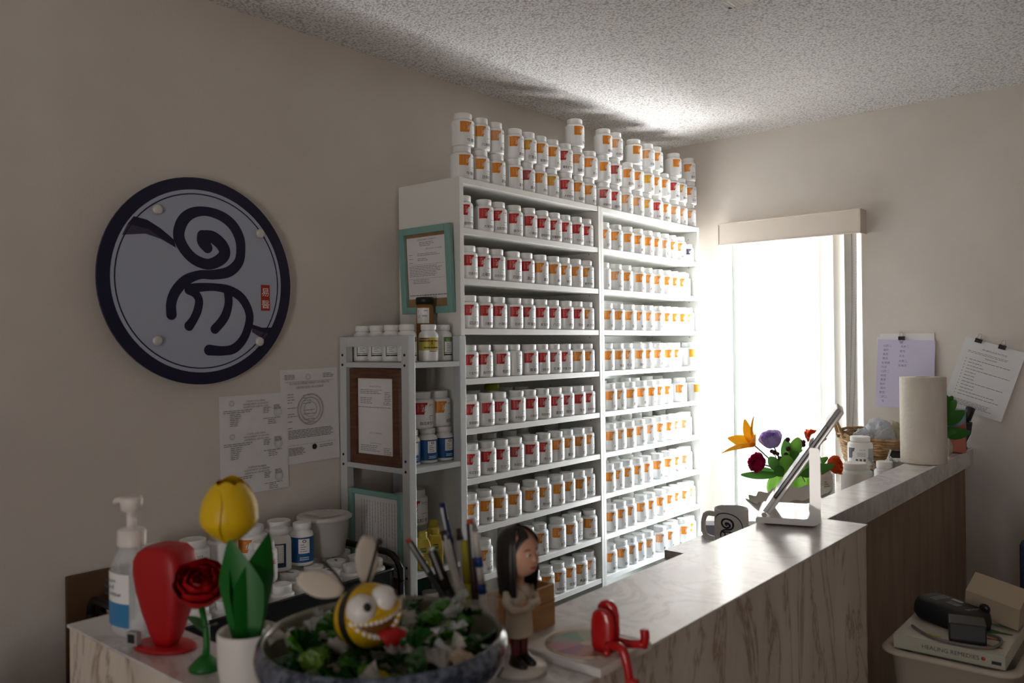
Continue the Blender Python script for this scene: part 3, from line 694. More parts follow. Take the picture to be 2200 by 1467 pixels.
def green_lab(g):
    rect(g, -0.03, 0.05, 0.012, 0.074, m_label, TR, 14)
    rect(g, -0.004, -0.0012, 0.016, 0.074, m_green, TR + 0.0002); rect(g, -0.004, 0.042, 0.060, 0.074, m_green, TR + 0.0002, 6)
    rect(g, -0.0012, 0.042, 0.018, 0.022, m_black_txt, TR + 0.0002, 6); rect(g, -0.0012, 0.042, 0.025, 0.0268, m_green, TR + 0.0002, 6)
    for k in range(5): rect(g, 0.006, 0.006 + 0.018 * (0.5 + 0.1 * ((k * 7) % 5)), 0.052 - 0.0052 * k, 0.0536 - 0.0052 * k, m_grey_txt, TR + 0.0003, 2)
    v, f, w = text('Q', 0.012); wrap(g, v, f, m_white_ink, TR + 0.0004, 0.003, 0.0625)
    for k in range(8): rect(g, -0.026, -0.026 + 0.014 * (0.6 + 0.1 * ((k * 3) % 4)), 0.066 - 0.0062 * k, 0.0675 - 0.0062 * k, m_lgrey, TR + 0.0003, 2)
def yellow_lab(g):
    rect(g, -0.04, 0.05, 0.012, 0.076, m_label, TR, 14); rect(g, -0.032, 0.04, 0.034, 0.072, m_lime, TR + 0.0002, 10)
    rect(g, -0.032, 0.04, 0.060, 0.064, m_maroon, TR + 0.0003, 10); rect(g, -0.01, 0.04, 0.040, 0.044, m_maroon, TR + 0.0003, 8)
    ringv = [((0.016 + 0.010 * math.cos(a * PI / 8)), 0.054 + 0.011 * math.sin(a * PI / 8), 0) for a in range(16)]
    wrap(g, ringv, [list(range(16))], M('gold_label', (0.62, 0.33, 0.03), 0.4), TR + 0.0004, 0, 0)
    v, f, w = text('R', 0.014); wrap(g, v, f, m_maroon, TR + 0.0006, 0.012, 0.049)
    rect(g, -0.028, 0.006, 0.067, 0.0705, m_maroon, TR + 0.0004, 4); rect(g, 0.008, 0.036, 0.030, 0.033, m_grey_txt, TR + 0.0003, 4)
def violet_lab(g):
    rect(g, -0.04, 0.05, 0.010, 0.074, m_cream, TR, 14); rect(g, -0.02, 0.03, 0.028, 0.033, m_violet, TR + 0.0002, 6); rect(g, -0.02, 0.03, 0.055, 0.060, m_violet, TR + 0.0002, 6)
    ringv = [((0.004 + 0.012 * math.cos(a * PI / 8)), 0.044 + 0.012 * math.sin(a * PI / 8), 0) for a in range(16)]
    wrap(g, ringv, [list(range(16))], m_label, TR + 0.0003, 0, 0)
z1 = US[0]; hd = math.radians(-62)
for i, (x, y) in enumerate(((0.040, 1.672), (0.108, 1.672), (0.175, 1.672), (0.252, 1.664))):
    bot('white bottle with green label, %s from the wall behind the shelf unit guard rail' % ordn(i), x, y, z1, green_lab, hd - 0.15 + (0.35 if i == 3 else 0), group='green labelled bottles', cap=tall_cap, body=tall_body)
bot('white bottle with yellow and maroon label, in front on the shelf unit top', 0.272, 1.733, z1, yellow_lab, hd + 0.15, cap=tall_cap, body=tall_body, s=(1.02, 1.02, 1))
bot('small cream bottle with violet ringed label behind the yellow labelled bottle', 0.228, 1.772, z1, violet_lab, hd + 0.2, s=(0.85, 0.85, 0.95), cap=tall_cap, body=tall_body)
bot('white bottle with green label standing against the left bookcase', 0.253, 1.812, z1, green_lab, hd + 0.55, cap=tall_cap, body=tall_body, s=(1.0, 1.0, 1), group='green labelled bottles')
# amber jar leaning behind
aj = thing('amber_jar', 'tall amber jar with black cap and white tag, before the mint frame', 'jar', (0.185, 1.804, z1 + EPS), hd)
G().lathe([(0.024, 0), (0.028, 0.004), (0.028, 0.165), (0.026, 0.178)], M('amber_glass', (0.30, 0.13, 0.035), 0.25, alpha=1.0), 24).obj('body', aj)
G().lathe([(0.029, 0.178), (0.029, 0.198), (0.026, 0.2)], m_black, 24).obj('cap', aj)
g = G(); rect(g, -0.022, 0.022, 0.118, 0.166, m_label, 0.0284, 6); rect(g, -0.018, -0.009, 0.135, 0.1365, m_grey_txt, 0.0286); rect(g, -0.018, -0.008, 0.140, 0.1415, m_grey_txt, 0.0286); rect(g, 0.004, 0.018, 0.156, 0.158, m_grey_txt, 0.0286, 2); rect(g, 0.0, 0.016, 0.138, 0.144, m_lgrey, 0.0286, 2)
v, f, w = text('Y', 0.012); wrap(g, v, f, m_grey_txt, 0.0286, -0.019, 0.150); g.obj('tag', aj)

# ---------------------------------------------------------------- picture frames
def frame(name, label, origin, xf, w, h, bw, mat, items, back, cat='frame', d=0.014, paper=(0.02, 0.05, 0.02, 0.02)):
    """xf maps local (right, up, out); bars, backing board and document"""
    t = thing(name, label, cat, origin)
    g = G()
    for a, b in (((0, 0), (bw, h)), ((w - bw, 0), (w, h)), ((bw, 0), (w - bw, bw)), ((bw, h - bw), (w - bw, h))):
        g.box((a[0], a[1], 0), (b[0], b[1], d), mat, xf, bev=0.002)
    g.obj('frame_bars', t)
    G().box((bw * 0.8, bw * 0.8, 0.001), (w - bw * 0.8, h - bw * 0.8, 0.004), back, xf).obj('backing', t)
    l_, b_, r_, t_ = paper
    dd = G().box((l_, b_, 0.0042), (w - r_, h - t_, 0.0046), m_paper, xf).obj('document', t)
    g = G(); sheet_print(g, items, xf, 0.0049); g.obj('print', dd)
    return t
FRONTY = lambda a=0.0: Matrix(((1, 0, 0, 0), (0, 0, -1, 0), (0, 1, 0, 0), (0, 0, 0, 1))) @ R(a, 'X')      # local (right=+x, up=z, out=-y)
frame('picture_frame', 'mint green picture frame hung on the side of the left bookcase', (0.042, 1.852, 1.594), FRONTY(0.05), 0.232, 0.278, 0.022, m_mint,
      [('t', 0.12, 0.235, 0.007, 'DEPARTMENT OF HEALTH'), ('t', 0.15, 0.205, 0.0065, 'CERTIFICATE OF LICENSE')] + lines(0.085, 0.228, 0.07, 3) + lines(0.035, 0.19, 0.022, 3, 0.013) + lines(0.075, 0.192, 0.11, 2) + lines(0.075, 0.176, 0.05, 2)
      + lines(0.035, 0.152, 0.15, 7, 0.0052) + lines(0.05, 0.108, 0.09, 3) + [('l', 0.035, 0.158, 0.16, 0.0008), ('l', 0.035, 0.113, 0.16, 0.0008)] + [('l', 0.032, 0.058, 0.17, 0.003)],
      m_card, d=0.016, paper=(0.027, 0.048, 0.026, 0.032))
frame('picture_frame', 'dark brown wooden picture frame standing in the shelf unit', (0.052, 1.622, US[1] + EPS), FRONTY(), 0.222, 0.287, 0.028, m_wood,
      [('t', 0.11, 0.232, 0.006, 'Business Tax Receipt'), ('t', 0.11, 0.092, 0.0065, 'CITY OF ORLANDO'), ('t', 0.11, 0.062, 0.006, 'Business Tax Receipt')] + lines(0.04, 0.222, 0.10, 3) + lines(0.15, 0.216, 0.03, 6, 0.005) + lines(0.04, 0.198, 0.06, 4) + lines(0.145, 0.185, 0.035, 2) + lines(0.03, 0.17, 0.15, 1) + lines(0.04, 0.055, 0.09, 4) + lines(0.145, 0.05, 0.035, 5),
      m_card, paper=(0.03, 0.03, 0.03, 0.03))
frame('picture_frame', 'mint green frame with a sideways document, low in the shelf unit', (0.040, 1.624, US[2] + EPS), FRONTY(), 0.235, 0.226, 0.016, m_mint, [], m_card, paper=(0.018, 0.018, 0.018, 0.018))
g = G(); r3_ = random.Random(5)
for k in range(14):
    x = 0.05 + 0.0125 * k; L_ = r3_.choice((0.06, 0.1, 0.15, 0.17)); y = 0.195
    yy = y
    while yy > y - L_:
        l_ = r3_.uniform(0.006, 0.016); g.add([(x, yy - l_, 0.005), (x + 0.0018, yy - l_, 0.005), (x + 0.0018, yy, 0.005), (x, yy, 0.005)], [[0, 1, 2, 3]], m_grey_txt, FRONTY()); yy -= l_ + 0.002
pf = [o for o in bpy.data.objects if o.name == 'picture_frame.002'][0]
dd = [o for o in pf.children if o.name.startswith('document')][0]
for ch in list(dd.children): bpy.data.objects.remove(ch)
g.obj('print', dd)

# ---------------------------------------------------------------- middle and lower shelves of the unit
def blue_lab(g):
    rect(g, -0.045, 0.055, 0.010, 0.076, m_navyb, TR, 16); rect(g, -0.03, 0.055, 0.010, 0.074, m_blue, TR + 0.0002, 12)
    rect(g, 0.001, 0.030, 0.034, 0.072, m_label, TR + 0.0004, 6)
    for k in range(4): rect(g, 0.006, 0.006 + 0.016 * (0.6 + 0.1 * ((k * 3) % 5)), 0.056 - 0.0058 * k, 0.0578 - 0.0058 * k, m_grey_txt, TR + 0.0006, 2)
    a = [((0.016 + 0.005 * math.cos(q * PI / 6)), 0.066 + 0.004 * math.sin(q * PI / 6), 0) for q in range(12)]
    b = [((0.016 + 0.003 * math.cos(q * PI / 6)), 0.066 + 0.0025 * math.sin(q * PI / 6), 0) for q in range(12)]
    wrap(g, a, [list(range(12))], m_black_txt, TR + 0.0006, 0, 0); wrap(g, b, [list(range(12))], m_label, TR + 0.0008, 0, 0)
    for k in range(2): rect(g, 0.004, 0.028, 0.022 - 0.005 * k, 0.0238 - 0.005 * k, m_label, TR + 0.0004, 3)
z2 = US[1]
for i, y in enumerate((1.672, 1.743, 1.812)):
    bot('white bottle with blue label, %s from left on the shelf unit\'s middle shelf' % ordn(i), 0.252, y, z2, blue_lab, math.radians(-50 + 6 * i), group='blue labelled bottles in the shelf unit', cap=tall_cap, body=tall_body, s=(1.06, 1.06, 0.93))
ZB = z2 + 0.1118 * 0.93 + EPS
herb_bottle(0.236, 1.728, ZB, 'R', '独活寄生汤', '2010', math.radians(-30), 'wide white jar with red label resting on the blue labelled bottles', None, wide=1.26, hz=1.04)
herb_bottle(0.236, 1.808, ZB, 'O', '蒺藜', '1068', math.radians(-22), 'white jar with orange label resting on the blue labelled bottles', None, wide=1.12, hz=1.04)
for i, (x, y) in enumerate(((0.175, 1.70), (0.165, 1.78))):
    bot('plain white bottle behind the blue labelled ones, %s of two' % ('left' if i == 0 else 'right'), x, y, z2, None, 0, cap=tall_cap, body=tall_body, s=(1.0, 1.0, 0.93))
bot('plain white jar at the back, top of the middle shelf stack', 0.148, 1.742, ZB, None, 0, s=(1.1, 1.1, 1.08))
z3 = US[2]
ybody = None
m_yel = M('yellow_bottle', (0.60, 0.47, 0.06), 0.4)
def talc():
    g = G(); rings = []
    def rr(wx, wy, z, n=20):
        return [(math.copysign(abs(math.cos(2 * PI * k / n)) ** 0.45, math.cos(2 * PI * k / n)) * wx, math.copysign(abs(math.sin(2 * PI * k / n)) ** 0.45, math.sin(2 * PI * k / n)) * wy, z) for k in range(n)]
    for wx, wy, z in ((0.022, 0.013, 0), (0.0235, 0.0145, 0.002), (0.0235, 0.0145, 0.072), (0.022, 0.0142, 0.080), (0.016, 0.0135, 0.094), (0.0135, 0.013, 0.097)): rings.append(rr(wx, wy, z))
    g.loft(rings, m_yel)
    return g.mesh('body')
tb = talc()
tcap = G().lathe([(0.0125, 0.0972), (0.0128, 0.099), (0.0128, 0.113), (0.0118, 0.1155), (0.006, 0.1165)], m_yel, 20).mesh('cap')
def talc_lab(i):
    g = G(); XF = T(0, -0.0149, 0) @ Matrix(((1, 0, 0, 0), (0, 0, -1, 0), (0, 1, 0, 0), (0, 0, 0, 1)))
    mg = M('teal_print', (0.02, 0.16, 0.08), 0.5); ink = M('dark_green_print', (0.03, 0.06, 0.03), 0.5)
    for a, b, c, d, m_ in ((-0.008, 0.008, 0.066, 0.069, ink), (-0.010, 0.010, 0.062, 0.0635, ink), (-0.008, 0.008, 0.055, 0.060, mg), (-0.018, 0.020, 0.0515, 0.0521, ink), (-0.018, 0.020, 0.0385, 0.0391, ink), (-0.018, -0.0174, 0.0385, 0.0521, ink), (0.0194, 0.02, 0.0385, 0.0521, ink),
                           (-0.015, 0.016, 0.047, 0.0482, ink), (-0.015, 0.014, 0.0425, 0.0436, ink), (-0.008, 0.008, 0.019, 0.033, mg), (-0.010, 0.010, 0.013, 0.0142, ink), (-0.008, 0.008, 0.006, 0.0105, mg)):
        g.add([(a, c, 0), (b, c, 0), (b, d, 0), (a, d, 0)], [[0, 1, 2, 3]], m_, XF)
    return g.mesh('label')
tl_ = talc_lab(0)
for i, (x, y, s_) in enumerate(((0.290, 1.684, 1.0), (0.285, 1.739, 1.0), (0.245, 1.772, 1.12))):
    t = thing('powder_bottle', 'yellow flat powder bottle, %s from left on the lower shelf' % ordn(i), 'bottle', (x, y, z3 + EPS), math.radians(52 if i < 2 else 42), 'yellow powder bottles')
    t.scale = (s_, s_, s_ * 0.95); link('body', tb, t); link('cap', tcap, t); link('label', tl_, t)
for i, (x, y) in enumerate(((0.20, 1.700), (0.175, 1.775))):
    bot('plain white bottle under the red labelled jar, %s of two' % ('left' if i == 0 else 'right'), x, y, z3, None, 0)
bot('tall white bottle at the shelf unit post above the yellow bottle', 0.215, 1.668, z3 + BH + EPS, None, 0, cap=tall_cap, body=tall_body, s=(0.9, 0.9, 1.0))
herb_bottle(0.186, 1.751, z3 + BH + 2 * EPS, 'R', '温胆汤', '2110', math.radians(-40), 'white jar with red label 2110 on top of two plain bottles', None, wide=1.2, hz=1.04)
bot('plain white bottle on the lowest visible shelf of the shelf unit', 0.235, 1.765, US[3], None, 0, s=(1.0, 1.0, 1.1))
bx = thing('box', 'dark red box at the back of the lowest shelf', 'box', (0.05, 1.64, US[3] + EPS)); G().box((0, 0, 0), (0.12, 0.09, 0.19), M('dark_red_box', (0.10, 0.015, 0.015), 0.6), bev=0.002).obj('carton', bx)
bx = thing('box', 'dark teal box at the back right of the lowest shelf', 'box', (0.05, 1.735, US[3] + EPS)); G().box((0, 0, 0), (0.13, 0.09, 0.185), M('teal_box', (0.012, 0.10, 0.09), 0.6), bev=0.002).obj('carton', bx)
# ---------------------------------------------------------------- black rolling cart full of bottles
cx0, cx1, cy0, cy1, cz0, cz1 = 0.018, 0.318, 0.86, 1.560, 0.794, 0.866
ct = thing('rolling_cart', 'black metal rolling cart full of white bottles against the left wall', 'cart', (cx0, cy0, 0))
wx, wy = cx1 - cx0, cy1 - cy0
G().box((0.002, 0.002, cz0 - 0.003), (wx - 0.002, wy - 0.002, cz0), m_black_metal).obj('tray_floor', ct)
def rrect(x0, y0, x1, y1, r, n=5):
    p = []
    for cx, cy, a0 in ((x1 - r, y0 + r, -90), (x1 - r, y1 - r, 0), (x0 + r, y1 - r, 90), (x0 + r, y0 + r, 180)):
        for k in range(n + 1): a = math.radians(a0 + 90 * k / n); p.append((cx + r * math.cos(a), cy + r * math.sin(a)))
    return p
def tray_wall(z0, z1, r=0.03, t=0.003):
    o = rrect(0, 0, wx, wy, r); i_ = rrect(t, t, wx - t, wy - t, r - t); n = len(o); v = []; f = []
    for k in range(n): v += [(*o[k], z0), (*o[k], z1), (*i_[k], z1), (*i_[k], z0)]
    for k in range(n):
        a, b = 4 * k, 4 * ((k + 1) % n)
        for q in range(4): f.append([a + q, b + q, b + (q + 1) % 4, a + (q + 1) % 4])
    g = G().add(v, f, m_black_metal); g.tube([(x, y, z1) for x, y in o], 0.004, m_black_metal, 6, closed=True); return g
tray_wall(0.69, cz1).obj('tray_side', ct)
tray_wall(0.30, 0.36).obj('lower_tray', ct); G().box((0.002, 0.002, 0.30), (wx - 0.002, wy - 0.002, 0.303), m_black_metal).obj('lower_tray_floor', ct)
for px_, py_ in ((0.008, -0.012), (wx + 0.0, -0.012), (wx, wy + 0.012), (0.008, wy + 0.012)):
    G().tube([(px_, py_, 0.0), (px_, py_, cz1)], 0.009, m_black_metal, 10).obj('leg', ct)
for yy in (wy + 0.012, -0.012):
    p = [(0.008, yy, cz1 - 0.002)] + [(0.042 - 0.034 * math.cos(a), yy, cz1 + 0.0 + 0.034 * math.sin(a)) for a in (0.4, 0.8, 1.2, PI / 2)] + [(wx - 0.06 + 0.06 * math.sin(a), yy, cz1 - 0.026 + 0.06 * math.cos(a)) for a in (0, 0.4, 0.8, 1.2)] + [(wx, yy, cz1 - 0.04)]
    G().tube(p, 0.0095, m_black_metal, 10).obj('handle', ct)
rowname = ['wall side row', 'second row from the wall', 'third row from the wall', 'front row']
capmark = G().lathe(cap_profile(), m_plastic, 24)
capmark.box((-0.011, -0.0035, BH - 0.0012), (0.011, 0.0035, BH + 0.0003), m_grey_txt); capmark_me = capmark.mesh('cap')
r4 = random.Random(3)
for i in range(4):
    for j in range(9):
        x = 0.060 + 0.0715 * i; y = 0.905 + 0.0755 * j
        y = min(y, 1.508)
        t = thing('supplement_bottle', 'white bottle in the black cart, %s, %s counted from the camera' % (rowname[i], ordn(j)), 'bottle', (x, y, cz0 + EPS), r4.uniform(-0.6, 0.6), 'bottles packed in the black cart')
        s_ = 0.93 + 0.05 * r4.random(); t.scale = (1, 1, s_)
        link('body', body_me, t); link('cap', capmark_me if r4.random() < 0.8 else cap_me, t)
ZT = cz0 + BH * 0.985 + 2 * EPS
def supp_lab(g):
    rect(g, -0.05, 0.055, 0.010, 0.076, m_label, TR, 16); rect(g, -0.032, 0.020, 0.012, 0.074, m_navyb, TR + 0.0002, 8); rect(g, -0.028, 0.014, 0.024, 0.071, m_label, TR + 0.0004, 6)
    for k in range(8): rect(g, -0.026, 0.012 - 0.006 * ((k * 3) % 3), 0.064 - 0.005 * k, 0.0653 - 0.005 * k, m_grey_txt, TR + 0.0006, 3)
def pink_lab(g):
    rect(g, -0.05, 0.055, 0.008, 0.072, m_label, BR + 0.0004, 16)
    for tx, s0, zz, sz in (('满痰', 0.004, 0.048, 0.017), ('炎', 0.010, 0.030, 0.016), ('1059', 0.000, 0.012, 0.014)):
        v, f, w = text(tx, sz); wrap(g, v, f, m_pink, BR + 0.0008, s0, zz)
bot('white bottle with navy framed facts label, standing on the cart bottles', 0.172, 1.272, ZT, supp_lab, math.radians(-40), cap=tall_cap, body=tall_body, s=(1.06, 1.06, 1.0))
bot('white bottle with blue label, standing on the cart bottles beside the tub', 0.172, 1.344, ZT, blue_lab, math.radians(-55), cap=tall_cap, body=tall_body, s=(1.06, 1.06, 1.02))
bot('white bottle with pink handwriting, half hidden by the tulip leaves', 0.232, 1.186, ZT, pink_lab, math.radians(-38), s=(1.0, 1.0, 0.95))
big = [(0.075, 0.985, None), (0.095, 1.07, 'R'), (0.072, 1.165, None), (0.074, 1.251, 'O'), (0.074, 1.337, None)]
for i, (x, y, c) in enumerate(big):
    lab = ['plain big white jar behind the red heart ornament', 'big white jar with red label crossed out 2093, by the wall', 'plain big white jar behind the tulip leaves', 'big white jar with orange label behind the navy labelled bottle', 'big white jar against the wall beside the pill tub'][i]
    if c: herb_bottle(x, y, ZT, c, '', '2093' if c == 'R' else '1103', math.radians(-52), lab, 'big jars along the wall', wide=1.22, hz=1.02)
    else: bot(lab, x, y, ZT, None, 0, s=(1.22, 1.22, 1.02), group='big jars along the wall')
# deli tub with capsules
tu = thing('plastic_tub', 'translucent round deli tub of beige capsules on the cart bottles', 'tub', (0.128, 1.452, ZT))
tp = [(0.054, 0.0), (0.056, 0.002), (0.072, 0.103), (0.074, 0.105)]
G().lathe([(0.0, 0.0)] + tp + [(0.0725, 0.105), (0.0705, 0.102), (0.0545, 0.004), (0.0, 0.003)], m_frost, 32, cap=False).obj('body', tu)
G().lathe([(0.0, 0.109), (0.058, 0.109), (0.064, 0.112), (0.074, 0.112), (0.078, 0.109), (0.078, 0.102), (0.0755, 0.1015), (0.0755, 0.108), (0.0, 0.1075)], M('tub_lid', (0.72, 0.70, 0.66), 0.4, alpha=0.85), 32, cap=False).obj('lid', tu)
def foil(u, v):
    return (-0.045 + 0.09 * u, -0.035 + 0.07 * v, 0.1125 + 0.006 * abs(noise.noise(Vector((u * 4, v * 4, 1.3)))))
G().grid(foil, 8, 8, m_frost).obj('crumpled_film', tu)
m_pill = M('capsule_beige', (0.52, 0.40, 0.28), 0.4)
g = G(); r5 = random.Random(9)
for k in range(190):
    z = 0.008 + 0.040 * r5.random(); rr_ = (0.050 + 0.15 * z) * math.sqrt(r5.random()) * 0.93; a = r5.uniform(0, 2 * PI)
    d = Vector((r5.gauss(0, 1), r5.gauss(0, 1), r5.gauss(0, 0.5))).normalized() * 0.007
    p = Vector((rr_ * math.cos(a), rr_ * math.sin(a), z))
    g.tube([p - d * 1.25, p - d, p + d, p + d * 1.25], [0.0018, 0.0032, 0.0032, 0.0018], m_pill, 6)
o = g.obj('capsules', loc=(0.128, 1.452, ZT)); tag(o, 'beige capsules lying in the bottom of the translucent tub', 'capsules', kind='stuff')
# brown board leaning at the wall
bd = thing('wooden_board', 'brown wooden board standing against the left wall behind the sanitizer', 'board', (0.002, 0.80, 0))
G().box((0, 0, 0), (0.009, 0.155, 0.956), noise_mix(M('brown_board', rough=0.6), (0.10, 0.05, 0.022), (0.14, 0.075, 0.035), 9, 4, (1, 1, 0.2)), bev=0.002).obj('plank', bd)
# dark plastic bag at far bottom left
g = G(); r6 = random.Random(4)
prof = []
def bag(u, v):
    a = 2 * PI * u; z = 0.80 * v
    r = 0.20 * (0.75 + 0.35 * math.sin(PI * min(1, v * 0.9 + 0.1))) * (1 - 0.35 * v ** 3) + 0.035 * noise.noise(Vector((3 * math.cos(a), 3 * math.sin(a), 5 * v))) + 0.02 * noise.noise(Vector((7 * math.cos(a), 7 * math.sin(a), 9 * v)))
    return (r * math.cos(a), r * math.sin(a) * 1.2, z)
g.grid(bag, 40, 24, M('black_bag_plastic', (0.012, 0.013, 0.018), 0.28)); 
g.add([bag(k / 40, 1) for k in range(40)], [list(range(40))], M('black_bag_plastic'))
bg = thing('plastic_bag', 'black plastic bag standing on the floor left of the counter end', 'bag', (0.27, 0.50, 0))
g.obj('bag_body', bg)
g = G().tube([(0.05 + 0.05 * math.cos(a), -0.02, 0.79 + 0.05 * math.sin(a)) for a in [k * PI / 8 for k in range(9)]], 0.006, M('black_bag_plastic'), 6); g.obj('handle', bg)
# ---------------------------------------------------------------- things on the reception counter
ZC = Z_C + EPS
def leaf_fn(L, w, bend=0.3, fold=0.25, tip=1.0, base=0.15):
    """leaf/petal: along +z from the origin, curving towards +x"""
    def fn(u, v):
        q = v; wd = w * (base + (1 - base) * math.sin(PI * min(1, q ** 0.8 * 0.97 + 0.015)) ** tip) if tip else w
        s_ = (u - 0.5) * 2 * wd / 2
        a = bend * q
        z = L * (math.sin(a) / bend if abs(bend) > 1e-4 else q); x = L * ((1 - math.cos(a)) / bend if abs(bend) > 1e-4 else 0)
        return (x - fold * abs(s_) * 0 + fold * (s_ * s_) / max(wd, 1e-4) * -1.0, s_, z)
    return fn
# hand sanitizer
m_gel = M('clear_gel_bottle', (0.90, 0.94, 0.95), 0.08, alpha=0.28)
m_pump = M('pump_white', (0.80, 0.75, 0.70), 0.4)
hs = thing('hand_sanitizer', 'clear hand sanitizer pump bottle at the left end of the counter', 'bottle', (0.858, 0.560, ZC), math.radians(8)); hs.scale = (1.3, 1.1, 1)
rings = [circ(0, 0, a, b, z, 24) for a, b, z in ((0.026, 0.017, 0), (0.031, 0.0205, 0.004), (0.0325, 0.0215, 0.02), (0.0325, 0.0215, 0.085), (0.031, 0.0205, 0.097), (0.024, 0.0175, 0.112), (0.0155, 0.0145, 0.124), (0.0145, 0.014, 0.131))]
G().loft(rings, m_gel).obj('body', hs)
rings = [circ(0, 0, a, b, z, 24) for a, b, z in ((0.025, 0.016, 0.002), (0.030, 0.0195, 0.006), (0.0305, 0.0198, 0.062))]
G().loft(rings, M('gel', (0.85, 0.90, 0.92), 0.05, alpha=0.15)).obj('gel', hs)
g = G()
def hs_l(x0, x1, z0, z1, mat, k=0):
    def fn(u, v):
        x = x0 + (x1 - x0) * u; a = math.sqrt(max(0, 1 - (x / 0.0327) ** 2))
        return (x, -0.0217 * a - 0.0004 - 0.0002 * k, z0 + (z1 - z0) * v)
    g.grid(fn, 6, 1, mat)
hs_l(-0.026, 0.018, 0.016, 0.092, m_label); hs_l(-0.026, 0.018, 0.016, 0.050, M('sky_blue_label', (0.04, 0.22, 0.46), 0.4), 1)
for k, tx in enumerate(('instant', 'hand', 'sanitizer')):
    v, f, w = text(tx, 0.0088 if k else 0.0075); g.add(v, f, m_navyb, T(-0.022, -0.0226, 0.079 - 0.0095 * k) @ R(PI / 2, 'X'))
g.obj('label', hs)
G().lathe([(0.0165, 0.128), (0.017, 0.130), (0.017, 0.150), (0.014, 0.153), (0.006, 0.154), (0.006, 0.176), (0.009, 0.178)], m_pump, 20).obj('pump_collar', hs)
g = G().lathe([(0.0045, 0.176), (0.0125, 0.180), (0.0135, 0.196), (0.012, 0.199)], m_pump, 18)
g.tube([(0, 0, 0.191), (-0.02, 0, 0.192), (-0.028, 0, 0.190), (-0.031, 0, 0.186)], [0.006, 0.005, 0.0042, 0.004], m_pump, 10); g.obj('pump_head', hs)
G().tube([(0, 0, 0.02), (0.004, 0, 0.128)], 0.004, M('dip_tube', (0.7, 0.7, 0.68), 0.4, alpha=0.7), 8).obj('dip_tube', hs)

# red heart ornament
m_rp = M('red_print_plastic', (0.42, 0.004, 0.008), 0.45)
ho = thing('heart_ornament', 'red heart ornament on an oval base, in front of the sanitizer', 'ornament', (0.950, 0.5625, ZC), math.radians(20))
G().loft([circ(0, 0, 0.048, 0.030, 0, 28), circ(0, 0, 0.048, 0.030, 0.003, 28), circ(0, 0, 0.045, 0.028, 0.005, 28)], m_rp).obj('base', ho)
def heart_rings():
    out = []
    for z, x0, x1, d in ((0.004, -0.010, 0.016, 0.012), (0.02, -0.018, 0.024, 0.016), (0.05, -0.029, 0.034, 0.021), (0.08, -0.037, 0.041, 0.025), (0.105, -0.041, 0.043, 0.027), (0.122, -0.040, 0.042, 0.027), (0.134, -0.032, 0.037, 0.026), (0.1415, -0.020, 0.027, 0.023)):
        cx = (x0 + x1) / 2; hw = (x1 - x0) / 2; n = 28
        out.append([(cx + math.copysign(abs(math.cos(2 * PI * k / n)) ** 0.45, math.cos(2 * PI * k / n)) * hw, math.copysign(abs(math.sin(2 * PI * k / n)) ** 0.5, math.sin(2 * PI * k / n)) * d, z) for k in range(n)])
    return out
G().loft(heart_rings(), m_rp).obj('heart', ho)
G().box((-0.046, -0.024, 0.005), (-0.028, -0.014, 0.024), M('grey_tag', (0.35, 0.33, 0.32), 0.5), bev=0.001).box((-0.043, -0.0246, 0.009), (-0.031, -0.0238, 0.021), m_black).obj('tag', ho)
# red rose with green stem
m_gp = M('green_print_plastic', (0.006, 0.13, 0.012), 0.4)
ro = thing('rose_ornament', 'red plastic rose on a green stem between heart and tulip pot', 'ornament', (1.066, 0.557, ZC), 0)
G().lathe([(0.020, 0), (0.021, 0.003), (0.013, 0.011), (0.005, 0.018), (0.0, 0.020)], m_gp, 20, cap=True).obj('foot', ro)
G().tube([(0, 0, 0.008), (0.004, 0, 0.03), (0.002, 0, 0.055), (-0.010, 0.0, 0.082)], [0.0055, 0.0045, 0.0042, 0.0042], m_gp, 8).obj('stem', ro)
for a, z, L in ((3.3, 0.046, 0.040), (0.1, 0.050, 0.028)):
    G().grid(leaf_fn(L, 0.018, 0.9, 0.2), 4, 8, m_gp, T(0, 0, z) @ R(a) @ R(0.7, 'Y')).obj('leaf', ro)
RX = T(-0.012, 0.0, 0.108) @ R(-0.5, 'Z') @ R(0.75, 'Y')          # bloom opens to the upper right
def rose_petal(r, a0, span, top, ruf, sd):
    def fn(u, v):
        th = a0 + (u - 0.5) * span * (1 - 0.15 * v); ph = -1.35 + (top + 1.35) * v
        rr_ = r * (1 + 0.10 * max(0, v - 0.7) / 0.3) + ruf * noise.noise(Vector((u * 4, v * 2, sd))) * v
        return (rr_ * math.cos(ph) * math.cos(th), rr_ * math.cos(ph) * math.sin(th), rr_ * math.sin(ph) * 0.95 - 0.003 * (2 * u - 1) ** 2 * v)
    return fn
kk = 0
for r_, n_, top_ in ((0.0085, 3, 1.1), (0.0145, 4, 0.95), (0.0205, 5, 0.75), (0.0265, 5, 0.50), (0.0305, 5, 0.22)):
    for i_ in range(n_):
        kk += 1
        G().grid(rose_petal(r_ + 0.0006 * (i_ % 2), 2 * PI * i_ / n_ + r_ * 90, 2 * PI / n_ * 1.35, top_, 0.004, kk * 1.7), 8, 8, m_rp, RX).obj('petal', ro)

